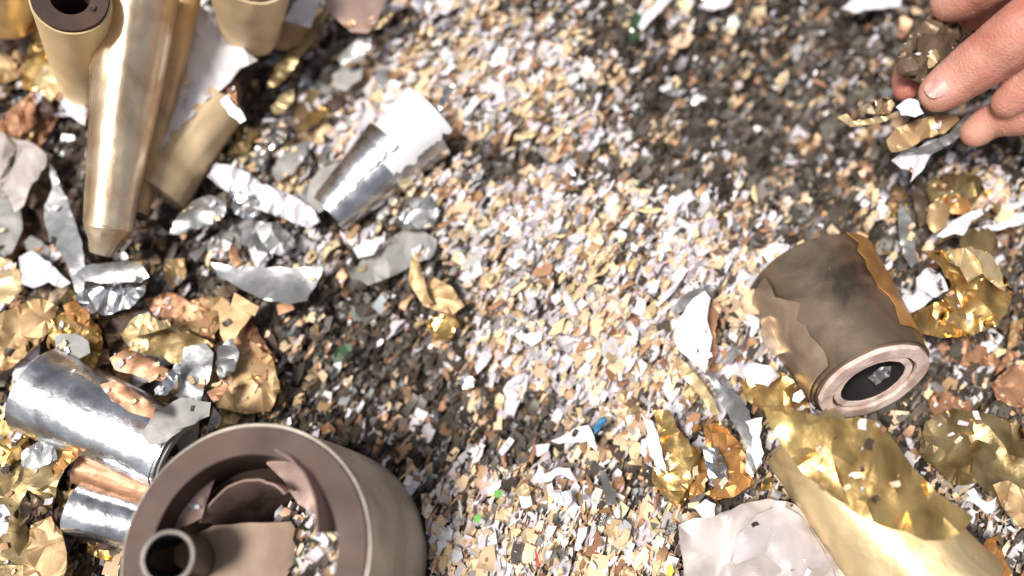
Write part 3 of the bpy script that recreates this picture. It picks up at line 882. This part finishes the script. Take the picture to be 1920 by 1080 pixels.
S('cream_scrap', 'peach gold scrap beside the light green chip', 'paper', 'palegold', [(966, 918), (985, 905), (1000, 915), (992, 932), (970, 930)], 12, 3, 13)
S('blue_scrap', 'small blue scrap right of the white wing shaped scrap', 'paper', 'blue', [(1112, 800), (1122, 786), (1136, 780), (1138, 792), (1124, 806), (1114, 814)], 15, 2, 10)
S('green_scrap', 'light green square chip low in the middle', 'chip', 'green', [(927, 920), (938, 918), (942, 928), (932, 934), (926, 930)], 13, 1, 12, rag=.8)
S('green_scrap', 'darker green speck left below the light green chip', 'chip', 'green', [(888, 968), (896, 962), (903, 970), (898, 980), (889, 978)], 13, 1, 12, rag=.8)
S('red_fibre', 'thin red fibre on the cream shreds near the bottom edge', 'fibre', 'red', [(1002, 1030), (1006, 1032), (1010, 1048), (1012, 1062), (1006, 1062), (1004, 1046)], 14, 1, 10, rag=.5)
S('yellow_scrap', 'bright yellow chip at the bottom edge left of the plastic sheet', 'chip', 'yellow', [(1250, 1062), (1258, 1056), (1264, 1070), (1258, 1084), (1250, 1080)], 13, 1, 12, rag=.8)
S('dark_green_scrap', 'dark green scrap among grey shreds left of the middle', 'chip', 'darkgreen', [(622, 668), (634, 652), (656, 642), (660, 655), (642, 676), (628, 682)], 12, 2, 12)
S('dark_green_scrap', 'dark green strip near the top edge among the shreds', 'chip', 'darkgreen', [(1180, 45), (1194, 20), (1200, 30), (1196, 70), (1184, 85)], 12, 2, 12)
S('silver_flake', 'glinting silver flake in the dull hollow below the picture middle', 'foil', 'silver', [(858, 712), (875, 700), (893, 712), (888, 726), (868, 728)], 14, 2, 12)
S('white_scrap', 'white cream torn strip at the top edge right of the middle', 'paper', 'white', [(1196, 48), (1206, 25), (1230, 5), (1252, -20), (1262, -10), (1240, 22), (1218, 42), (1204, 58)], 14, 3, 14)
S('white_scrap', 'long white scrap at the top edge left of the hand', 'paper', 'white', [(1578, 15), (1605, -5), (1650, -12), (1690, -5), (1688, 12), (1640, 16), (1600, 24)], 14, 3, 16)
S('white_scrap', 'white scrap at the top edge in front of the dark hollow', 'paper', 'white', [(1310, 12), (1335, -14), (1375, -12), (1368, 10), (1335, 20)], 14, 3, 16)
S('white_lump', 'white branching scrap above the dark bronze roll', 'paper', 'white', [(1425, 470), (1450, 455), (1480, 460), (1500, 478), (1530, 500), (1542, 515), (1530, 524), (1500, 508), (1470, 500), (1440, 492)], 15, 5, 14)

# right side
S('gold_basket', 'big curled orange gold foil like a shell, right of the bronze roll', 'foil', 'gold',
  [(1730, 470), (1770, 470), (1812, 462), (1850, 472), (1880, 510), (1898, 548), (1890, 585), (1862, 615), (1815, 630), (1765, 634), (1720, 622), (1700, 590), (1730, 578), (1770, 560), (1785, 535), (1765, 500)], 24, 10, 17, dome=(70, 120, -16))
S('gold_crest', 'pale yellow upper lip of the curled orange gold shell', 'foil', 'palegold', [(1775, 470), (1820, 462), (1858, 476), (1880, 515), (1884, 545), (1862, 532), (1842, 512), (1815, 530), (1800, 500), (1780, 490)], 34, 7, 17, follow=.2)
S('olive_foil', 'olive foil behind the curled orange gold shell', 'foil', 'olive', [(1800, 430), (1850, 425), (1872, 450), (1868, 480), (1830, 470), (1800, 465)], 17, 3, 22)
S('orange_foil', 'orange foil scrap under the olive foil below the hand', 'foil', 'orange', [(1765, 372), (1795, 362), (1822, 380), (1820, 400), (1785, 402)], 15, 6, 13)
S('olive_foil', 'olive gold crumpled foil just below the white torn paper in the hand', 'foil', 'olive', [(1738, 340), (1785, 325), (1835, 330), (1848, 355), (1828, 380), (1780, 372), (1745, 380)], 14, 8, 16)
S('beige_roll_end', 'small beige rolled scrap left of the orange foil scrap', 'foil', 'tan', [(1742, 385), (1765, 372), (1782, 392), (1775, 425), (1752, 438), (1738, 415)], 16, 3, 18, dome=(100, 24, 12), smooth=True)
S('dark_slot_sheet', 'dark bronze sheet standing between two shreds left of the olive foil', 'foil', 'darkfoil', [(1702, 320), (1730, 330), (1742, 370), (1738, 420), (1724, 425), (1710, 370)], 10, 4, 20)
S('white_strip', 'white wavy strip above the gold shell, left one of two', 'paper', 'white', [(1755, 442), (1780, 420), (1812, 400), (1840, 390), (1844, 402), (1818, 418), (1806, 442), (1790, 438), (1768, 446)], 25, 4, 14)
S('white_strip', 'white wavy strip reaching the right edge above the gold shell', 'paper', 'white', [(1828, 428), (1870, 420), (1905, 405), (1940, 400), (1940, 412), (1900, 425), (1870, 432), (1840, 436)], 17, 4, 14)
S('silver_strip', 'blue grey silver strip left above the curled gold shell', 'foil', 'dullsilver', [(1684, 392), (1700, 385), (1712, 425), (1716, 460), (1722, 490), (1708, 502), (1694, 480), (1686, 440)], 15, 3, 16, smooth=True)
S('white_crumple', 'crumpled lilac white paper inside the curled gold shell', 'paper', 'white', [(1668, 590), (1690, 565), (1722, 545), (1718, 520), (1742, 500), (1770, 520), (1778, 545), (1750, 560), (1725, 580), (1690, 600)], 22, 8, 12)
S('gold_sliver', 'gold sliver between bronze roll and curled gold shell', 'foil', 'gold', [(1640, 540), (1660, 515), (1680, 502), (1676, 522), (1655, 548), (1645, 555)], 20, 3, 12)
S('copper_foil', 'copper brown foil at the right edge below the gold shell', 'foil', 'copper', [(1858, 720), (1890, 690), (1940, 680), (1940, 760), (1905, 765), (1870, 750)], 10, 8, 18)
S('brown_foil', 'dim brown sheet behind the white ringed roll end, under the gold shell', 'foil', 'copper', [(1752, 640), (1800, 636), (1850, 650), (1880, 680), (1860, 700), (1815, 690), (1770, 672)], 6, 6, 20)
S('brown_foil', 'pink brown scrap right of the white ringed roll end', 'foil', 'copper', [(1740, 755), (1760, 735), (1800, 745), (1810, 770), (1780, 792), (1752, 780)], 8, 6, 16)
S('crinkled_gold_sheet', 'large crinkled gold sheet draped over the long pale gold roll', 'foil', 'gold',
  [(1432, 765), (1470, 760), (1510, 775), (1560, 785), (1610, 782), (1650, 790), (1680, 830), (1715, 880), (1760, 925), (1800, 950), (1826, 970), (1800, 1000), (1770, 1012), (1735, 1014), (1700, 998), (1650, 985), (1600, 960), (1560, 930), (1510, 890), (1470, 840), (1445, 800)], 42, 8, 32, follow=.1, dome=(-50, 130, 26), fine=.45, wr=-62)
S('gold_sheet', 'bronze gold foil sheet with broad folds at the right edge', 'foil', 'olive', [(1735, 790), (1790, 765), (1850, 775), (1900, 790), (1940, 810), (1940, 960), (1900, 975), (1865, 935), (1835, 905), (1790, 910), (1755, 880), (1722, 850)], 14, 11, 20)
S('gold_sheet', 'folded tan gold foil flap at the right edge beside the white bow scrap', 'foil', 'tan', [(1862, 910), (1890, 900), (1940, 930), (1940, 1000), (1905, 985), (1880, 950)], 24, 6, 20)
S('white_bow', 'small white bow shaped scrap at the lower right', 'paper', 'white', [(1812, 922), (1826, 914), (1838, 935), (1850, 942), (1868, 932), (1866, 955), (1850, 964), (1834, 948), (1820, 940)], 30, 2, 12, smooth=True)
S('orange_foil', 'bright orange foil scrap in the bottom right corner', 'foil', 'orange', [(1832, 1040), (1850, 1010), (1872, 1005), (1882, 1040), (1900, 1085), (1862, 1085), (1840, 1065)], 17, 6, 14)
S('gold_fold', 'mustard gold foil fold left beside the white ringed roll end', 'foil', 'gold', [(1390, 720), (1420, 690), (1470, 700), (1510, 735), (1520, 775), (1470, 765), (1430, 770), (1400, 750)], 12, 6, 20)
S('cream_clump', 'cream white clump lying left of the bronze roll', 'paper', 'white', [(1388, 695), (1412, 680), (1445, 685), (1462, 705), (1440, 725), (1405, 718)], 17, 7, 12)
S('white_scrap', 'small bright white chip touching the gold fold under the roll', 'paper', 'white', [(1488, 738), (1502, 730), (1510, 745), (1498, 756), (1486, 752)], 26, 1.5, 16)
S('beige_wrap_sheen', 'beige torn wrapper peeling off the left side of the bronze roll', 'film', 'champagne', [(1425, 600), (1450, 585), (1470, 620), (1475, 660), (1450, 668), (1430, 640)], 15, 3, 22, smooth=True)
# white plastic sheet at the bottom
S('plastic_sheet', 'wide milky white plastic sheet in soft folds at the bottom edge', 'plastic sheet', 'tissue',
  [(1272, 985), (1300, 972), (1340, 968), (1390, 945), (1440, 935), (1490, 945), (1530, 985), (1570, 1030), (1610, 1080), (1630, 1120), (1290, 1120), (1280, 1050)], 16, 11, 30, smooth=True, fine=.5)
S('plastic_fold', 'rounded bright fold lying over the milky white plastic sheet', 'plastic sheet', 'plasticfold',
  [(1385, 1000), (1420, 965), (1462, 948), (1500, 965), (1530, 1010), (1560, 1060), (1580, 1120), (1400, 1120), (1370, 1050)], 18, 9, 30, smooth=True, fine=.5)

# ------------------------------------------------------------------ what the hand holds
HZ = .052
def held(name, label, cat, m, poly, z, cr, cell, **k):
    return S(name, label, cat, m, poly, 0, cr, cell, zabs=z, **k)
held('crumpled_foil', 'crumpled brown foil held under the fingertips of the hand', 'foil', 'umber', [(1712, 60), (1740, 30), (1790, 40), (1812, 60), (1800, 90), (1760, 130), (1745, 165), (1715, 150), (1685, 140), (1678, 112), (1700, 80)], .0455, 12, 14)
held('gold_strip', 'curved pale gold strip sticking out left of the hand', 'foil', 'palegold', [(1570, 220), (1588, 212), (1600, 228), (1640, 222), (1660, 218), (1690, 205), (1688, 218), (1640, 232), (1595, 238)], .040, 3, 12)
held('gold_crumple', 'crinkled cream gold foil left of the thumb tip above the curved gold strip', 'foil', 'champagne', [(1608, 205), (1635, 190), (1665, 180), (1678, 195), (1668, 212), (1635, 214)], .042, 8, 11)
held('white_scrap', 'small pure white scrap held right at the thumb tip', 'paper', 'white', [(1680, 200), (1705, 184), (1722, 190), (1732, 212), (1715, 219), (1690, 216)], .050, 2, 16, smooth=True)
held('tan_scrap', 'tan paper scrap held beneath the long middle finger', 'paper', 'tan', [(1662, 262), (1680, 240), (1740, 218), (1790, 212), (1800, 225), (1770, 250), (1730, 262), (1700, 280), (1672, 285)], .040, 5, 18)
held('grey_strip', 'curved grey strip under the tan scrap held by the hand', 'paper', 'dullsilver', [(1700, 285), (1740, 270), (1780, 250), (1810, 215), (1822, 212), (1812, 240), (1785, 268), (1745, 285)], .036, 3, 16, smooth=True)
held('torn_white_shreds', 'torn pinkish white paper fringe hanging below the hand', 'paper', 'white', [(1672, 300), (1690, 285), (1720, 278), (1745, 262), (1782, 255), (1772, 275), (1745, 290), (1735, 312), (1706, 342), (1712, 320), (1690, 316)], .033, 6, 12)
held('cream_flake', 'cream gold flake glinting between the fingers of the hand', 'foil', 'palegold', [(1738, 118), (1745, 95), (1756, 92), (1762, 108), (1750, 125), (1740, 128)], .052, 2, 12)

# ------------------------------------------------------------------ the hand
def catmull(pts, k=8):
    out = []
    n = len(pts)
    for i in range(n - 1):
        a, b, c, d = pts[max(0, i - 1)], pts[i], pts[i + 1], pts[min(n - 1, i + 2)]
        for s in range(k):
            t = s / k
            out.append(tuple(.5 * (2 * b[j] + (c[j] - a[j]) * t + (2 * a[j] - 5 * b[j] + 4 * c[j] - d[j]) * t * t + (3 * b[j] - a[j] - 3 * c[j] + d[j]) * t ** 3) for j in range(len(b))))
    out.append(pts[-1])
    return out


def W3(u, v, z, r):
    p = P(u, v, z)
    return (p.x, p.y, p.z, pxr(p, r))


FING = {
    'index': [(1785, 2, .052, 40), (1830, -14, .060, 45), (1900, -60, .074, 50), (1990, -120, .082, 56), (2080, -150, .084, 60)],
    'middle': [(1763, 172, .052, 40), (1800, 146, .056, 48), (1862, 100, .066, 55), (1940, 40, .078, 60), (2060, -50, .084, 68)],
    'ring': [(1892, 190, .054, 33), (1930, 160, .060, 42), (1985, 120, .068, 48), (2050, 80, .074, 54), (2110, 10, .080, 62)],
    'little': [(1830, 248, .036, 30), (1866, 224, .041, 35), (1930, 215, .050, 38), (2040, 170, .064, 44), (2150, 80, .074, 54)],
    'thumb': [(1698, 168, .032, 24), (1706, 130, .031, 29), (1760, 60, .032, 36), (1870, 0, .044, 44), (2040, 20, .062, 60)],
}
bm = bmesh.new()


def ball(x, y, z, r):
    bmesh.ops.create_icosphere(bm, subdivisions=2, radius=r, matrix=Matrix.Translation((x, y, z)))


for f in FING.values():
    pts = [W3(*q) for q in f]
    for q in catmull(pts, 9): ball(*q)
palm = [(2080, -150, .084, 60), (2060, -50, .084, 70), (2110, 10, .080, 66), (2150, 80, .074, 58), (2040, 20, .062, 60)]
wr = [(2330, -150, .095, 78), (2350, -90, .09, 74)]
for a in palm:
    for b_ in wr:
        A, B = W3(*a), W3(*b_)
        for s in range(9):
            t = s / 8
            ball(*[A[i] * (1 - t) + B[i] * t for i in range(4)])
for i in range(len(palm)):
    A, B = W3(*palm[i]), W3(*palm[(i + 1) % len(palm)])
    for s in range(6):
        t = s / 6
        ball(*[A[j] * (1 - t) + B[j] * t for j in range(4)])
A, B = Vector(W3(2340, -120, .093, 80)), None
w0 = Vector(A[:3])
dirn = Vector((.72, .62, .28)).normalized()
for s in range(26):
    t = s / 25
    p = w0 + dirn * (.22 * t)
    ball(p.x, p.y, p.z, A[3] * (1 + .9 * t if t < .9 else 1.8))
me = bpy.data.meshes.new('hand_raw')
bm.to_mesh(me)
bm.free()
ho = bpy.data.objects.new('hand_raw', me)
COL.objects.link(ho)
md = ho.modifiers.new('r', 'REMESH')
md.mode = 'VOXEL'
md.voxel_size = 0.0009
md.adaptivity = 0
sm = ho.modifiers.new('s', 'SMOOTH')
sm.iterations = 10
sm.factor = .6
bpy.context.view_layer.update()
dg = bpy.context.evaluated_depsgraph_get()
me2 = bpy.data.meshes.new_from_object(ho.evaluated_get(dg))
bpy.data.objects.remove(ho)
me2.name = 'body'
me2.materials.clear()
me2.materials.append(MATS['skin'])
# finger joint creases: shallow grooves across the joints
co = np.empty(len(me2.vertices) * 3)
me2.vertices.foreach_get('co', co)
co = co.reshape(-1, 3)
no = np.empty(len(me2.vertices) * 3)
me2.vertices.foreach_get('normal', no)
no = no.reshape(-1, 3)
for key, f in FING.items():
    pts = [W3(*q) for q in f]
    for j in (1, 2):
        c = np.array(pts[j][:3])
        d = np.array(pts[j + 1][:3]) - np.array(pts[j - 1][:3])
        d /= np.linalg.norm(d)
        rel = co - c
        s = rel @ d
        rad = np.linalg.norm(rel - s[:, None] * d, axis=1)
        for o_, a_ in ((-.0018, .00022), (0, .00035), (.0017, .00022)):
            wv = np.exp(-((s - o_) / .00055) ** 2) * (rad < pts[j][3] * 1.35)
            co -= no * (wv * a_)[:, None]
me2.vertices.foreach_set('co', co.ravel())
me2.polygons.foreach_set('use_smooth', [True] * len(me2.polygons))
me2.update()
base = Vector((w0.x, w0.y, w0.z))
me2.transform(Matrix.Translation(-base))
pe = empty('person', base)
tag(pe, 'person whose bare hand reaches in at the upper right, fingertips pinching crumpled scraps', 'person')
link('hand', me2, pe)


def nail(name, uvzr, up, d, L=.0045, Wd=.0037):
    """a fingernail: slightly domed oval lying on the finger's back"""
    p = Vector(W3(*uvzr)[:3])
    r = W3(*uvzr)[3]
    d = d.normalized()
    up = (up - d * up.dot(d)).normalized()
    s = d.cross(up)
    V, F = [], []
    n1, n2 = 6, 16
    R = r * 1.015
    V.append(p + up * R)
    for i in range(1, n1 + 1):
        for j in range(n2):
            a = 2 * math.pi * j / n2
            e = i / n1
            x_ = e * L * math.copysign(abs(math.cos(a)) ** .8, math.cos(a))
            y_ = e * Wd * math.copysign(abs(math.sin(a)) ** .8, math.sin(a))
            th = y_ / R
            V.append(p + d * x_ + (up * math.cos(th) + s * math.sin(th)) * (R - .0002 * e))
    for j in range(n2):
        F.append((0, 1 + j, 1 + (j + 1) % n2))
        for i in range(n1 - 1):
            F.append((1 + i * n2 + j, 1 + (i + 1) * n2 + j, 1 + (i + 1) * n2 + (j + 1) % n2, 1 + i * n2 + (j + 1) % n2))
    put(name, V, F, 'nail', pe)


for k_, upv in (('index', Vector((-.2, .3, 1))), ('middle', Vector((-.35, -.1, 1)))):
    a_, b_ = FING[k_][0], FING[k_][1]
    dv = P(*b_[:3]) - P(*a_[:3])
    nail('fingernail', a_, upv, dv)

# ------------------------------------------------------------------ loose larger chips, each one an object
def chip_mesh(seed, m):
    r = random.Random(seed)
    n = r.choice((5, 6, 6, 7))
    pts = []
    el = r.uniform(.28, .62)
    for i in range(n):
        a = 6.283 * i / n + r.uniform(-.35, .35)
        q = r.uniform(.55, 1.15)
        pts.append((math.cos(a) * q, math.sin(a) * q * el, r.uniform(-.12, .12)))
    V = [(0, 0, r.uniform(.02, .16))] + pts
    T = .05
    V += [(a, b, c - T) for a, b, c in V]
    k = n + 1
    F = []
    for i in range(n):
        j = (i + 1) % n
        F.append((0, 1 + i, 1 + j))
        F.append((k, k + 1 + j, k + 1 + i))
        F.append((1 + j, 1 + i, k + 1 + i, k + 1 + j))
    return mesh('chip', V, F, m, False)


MARKS = [('beside the silver rolled cone', 720, 330), ('near the white leaf shaped sheet', 1290, 610), ('right of the wide brown core', 880, 930),
         ('along the top edge middle', 980, 60), ('in the dark hollow left of the hand', 1450, 180), ('beside the dark bronze roll', 1420, 540), ('between core and middle', 700, 700),
         ('left above the white plastic sheet', 1180, 1000), ('round the picture middle', 960, 540), ('below the hand at the right edge', 1860, 340), ('in the bright band above the middle', 1000, 220),
         ('near the white wing shaped scrap', 1080, 820), ('in the stretch right of the middle', 1280, 430), ('at the right above the gold shell', 1640, 400)]


def where(u, v):
    return min(MARKS, key=lambda q: (q[1] - u) ** 2 + (q[2] - v) ** 2)[0]


KINDS = [('paper_chip', 'white', 210, 'white paper chip', 'white paper chips on the shreds'),
         ('foil_chip', 'palegold', 150, 'pale gold foil chip', 'pale gold chips on the shreds'),
         ('foil_chip', 'silver', 45, 'shiny silver foil chip', 'silver chips on the shreds'),
         ('foil_chip', 'copper', 70, 'copper brown foil chip', 'copper chips on the shreds')]
occ = [[(210, 790), (210, 1080), (810, 1080), (810, 900), (600, 760), (380, 770)], [(1430, 490), (1640, 480), (1740, 660), (1840, 960), (1920, 1080), (1270, 1080), (1280, 940), (1450, 900), (1440, 760)],
       [(0, 0), (560, 0), (480, 200), (430, 420), (400, 800), (0, 1080)], [(580, 200), (830, 170), (830, 300), (640, 440), (570, 430)], [(1640, 0), (1920, 0), (1920, 300), (1660, 340)], [(1640, 420), (1900, 430), (1900, 640), (1650, 640)]]
for nm, mm, cnt, lb, gp in KINDS:
    meshes = [chip_mesh(RNG.integers(1e6).item(), mm) for _ in range(8)]
    made = 0
    while made < cnt:
        u_, v_ = RNG.uniform(420, 1915), RNG.uniform(5, 1075)
        if any(inpoly(u_, v_, q) for q in occ): continue
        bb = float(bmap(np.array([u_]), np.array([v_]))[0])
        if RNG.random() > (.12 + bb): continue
        o = link(nm, meshes[made % 8])
        p = G(u_, v_, .0064 + RNG.uniform(0, .002))
        o.location = p
        s = .0028 * math.exp(RNG.normal(0, .35))
        o.scale = (s, s * RNG.uniform(.7, 1), s)
        a = float(lay_angle(u_, v_)) + RNG.normal(0, .45)
        o.rotation_euler = (RNG.normal(0, .25), RNG.normal(0, .25), a)
        tag(o, ('larger ' if s > .0030 else 'small ' if s < .0022 else '') + lb + ' lying ' + where(u_, v_), 'chip', gp)
        made += 1

LAND = [('beside the tall champagne tube', 120, 300), ('by the curved silver leaf', 60, 400), ('near the crumpled gold pouch', 110, 640), ('near the bright gold crest', 300, 580),
        ('above the wide brown core', 450, 690), ('next to the large silver roll', 160, 780), ('by the copper roll', 110, 900), ('in the bottom left corner', 60, 1030), ('under the silver cup', 200, 560),
        ('below the cardboard ringed roll', 90, 170), ('by the lilac white pointed sheet', 40, 520), ('next to the pointed grey sheet', 430, 530), ('beside the tan roll', 400, 300), ('near the crinkled white ribbon', 500, 400),
        ('by the curled grey foil', 340, 450), ('under the mauve sheet', 600, 130), ('by the square grey scrap', 660, 190), ('near the grey leaf shaped scrap', 540, 280), ('left of the silver rolled cone', 580, 370),
        ('by the bright gold flake', 480, 190), ('near the orange foil scrap', 1800, 380), ('by the silver strip', 1700, 420), ('by the white wavy strips', 1850, 430), ('near the gold shell top', 1780, 480),
        ('under the gold shell', 1800, 650), ('at the right edge', 1900, 700), ('above the bronze foil sheet', 1800, 770), ('above the gold lump', 1260, 760), ('by the twisted band', 1370, 760), ('by the silver slip', 1340, 880), ('left of the gold lump', 1220, 880)]


def place(u, v):
    return min(LAND, key=lambda q: (q[1] - u) ** 2 + (q[2] - v) ** 2)[0]


# filler scraps of the heap on the left and on the right
def fill(n, zone, mats_, group, dz, size, seed):
    r = random.Random(seed)
    for i in range(n):
        while True:
            u_, v_ = r.uniform(min(q[0] for q in zone), max(q[0] for q in zone)), r.uniform(min(q[1] for q in zone), max(q[1] for q in zone))
            if inpoly(u_, v_, zone): break
        R = r.uniform(*size)
        m_ = r.choice(mats_)
        a0 = r.uniform(.5, 1.2)
        el = r.uniform(.35, .8)
        k = r.randint(5, 8)
        poly = []
        for j in range(k):
            a = 6.283 * j / k
            q = R * r.choice((r.uniform(.45, .75), r.uniform(.95, 1.5)))
            x_, y_ = math.cos(a) * q, math.sin(a) * q * el
            poly.append((u_ + x_ * math.cos(a0) + y_ * math.sin(a0), v_ - x_ * math.sin(a0) + y_ * math.cos(a0)))
        word = {'gold': 'gold', 'tan': 'tan gold', 'copper': 'copper brown', 'silver': 'silver', 'dullsilver': 'grey silver', 'white': 'white', 'olive': 'olive gold', 'greypaper': 'grey', 'orange': 'orange', 'palegold': 'pale gold', 'browncard': 'dark brown', 'umber': 'umber brown'}[m_]
        S('crumpled_scrap', '%s crumpled %s scrap half buried %s' % ('wide' if R > (size[0] + size[1]) / 2 else 'narrow', word, place(u_, v_)), 'scrap', m_, poly, r.uniform(*dz), r.uniform(6, 12), r.uniform(10, 16),
          group='crumpled %s scraps half buried %s' % (word, group), seed=seed * 1000 + i)


fill(112, [(0, 40), (120, 60), (150, 300), (150, 480), (230, 520), (420, 560), (520, 640), (520, 770), (380, 780), (260, 830), (200, 1080), (0, 1080)],
     ['tan', 'copper', 'gold', 'olive', 'browncard', 'browncard', 'dullsilver', 'copper', 'umber', 'white', 'umber', 'umber', 'tan'], 'in the left heap', (2, 12), (36, 68), 51)
fill(44, [(400, 120), (700, 20), (640, 200), (560, 300), (640, 440), (560, 480), (330, 520), (280, 440), (400, 420)],
     ['dullsilver', 'greypaper', 'olive', 'white', 'tan', 'browncard', 'silver', 'umber'], 'between tubes and silver cone', (2, 9), (20, 42), 52)
fill(22, [(1660, 320), (1860, 320), (1900, 500), (1700, 500)], ['olive', 'tan', 'gold', 'white', 'copper'], 'below the hand', (3, 9), (16, 30), 53)
fill(24, [(1740, 620), (1920, 600), (1920, 800), (1740, 800)], ['copper', 'umber', 'umber', 'tan'], 'right of the ringed roll', (2, 8), (18, 36), 54)
fill(14, [(1210, 740), (1420, 700), (1440, 930), (1240, 960)], ['orange', 'tan', 'gold', 'copper', 'white'], 'round the gold lump', (4, 10), (14, 26), 55)

# ------------------------------------------------------------------ shreds that came to rest on top of the larger things
bpy.context.view_layer.update()
dg = bpy.context.evaluated_depsgraph_get()
SKIP = set(CLASSES) | {'ground', 'hand', 'fingernail', 'paper_chip', 'foil_chip', 'rim', 'outer_wall', 'white_sheet_end'}
LV, LF, LC = {k: [] for k in CLASSES}, {k: [] for k in CLASSES}, {k: [] for k in CLASSES}
rr = random.Random(5)
knames = list(CLASSES)
for _ in range(7000):
    px_, py_ = rr.uniform(-.24, .24), rr.uniform(-.14, .19)
    hit, loc, nrm, fi, ob, mx = sc.ray_cast(dg, Vector((px_, py_, .2)), Vector((0, 0, -1)))
    if not hit or ob.name.split('.')[0] in SKIP or nrm.z < .80: continue
    if ob.name.split('.')[0] in ('foil_wrap', 'loose_edge', 'pinched_end', 'rounded_end', 'outer_wrap', 'orange_sheen', 'beige_wrap_sheen', 'outer_sheet', 'tan_card_sheet') and rr.random() < .88: continue
    if rr.random() < .35: continue
    if noise.noise(Vector((px_ * 60, py_ * 60, 1.7))) < .02: continue
    k = rr.choices(knames, (4, 3.5, 2, 1, .6, 1))[0]
    L_ = min(.0019, math.exp(rr.gauss(math.log(.0012), .5)))
    a_ = rr.gauss(.95, .5)
    t1 = Vector((math.cos(a_), math.sin(a_), 0))
    t1 = (t1 - nrm * t1.dot(nrm)).normalized()
    t2 = nrm.cross(t1)
    W_ = L_ * rr.uniform(.3, .7)
    c_ = loc + nrm * .0005
    n0 = len(LV[k])
    for sx, sy, lf in ((-1, -1, .25), (-.9, 1, .2), (.1, 1.1, 0), (0, -1.1, 0), (1, .9, .3), (.9, -1, .35)):
        LV[k].append(c_ + t1 * (L_ * sx * rr.uniform(.7, 1.1)) + t2 * (W_ * sy * rr.uniform(.7, 1.1)) + nrm * (L_ * lf))
    LF[k] += [(n0, n0 + 3, n0 + 2, n0 + 1), (n0 + 3, n0 + 5, n0 + 4, n0 + 2)]
    q_ = rr.random()
    cc_ = [CLASSES[k][0][i] * q_ + CLASSES[k][1][i] * (1 - q_) for i in range(3)] + [1]
    LC[k] += cc_ * 6
for k in knames:
    if not LV[k]: continue
    nm = k.replace('_shreds', '_specks')
    me = mesh(nm, LV[k], LF[k], bpy.data.materials[k], False)
    at = me.color_attributes.new('tint', 'FLOAT_COLOR', 'POINT')
    at.data.foreach_set('color', LC[k])
    tag(link(nm, me), LBL[k].split(' shreds')[0] + ' specks lying on top of the rolls and foil sheets', 'shreds', kind='stuff')
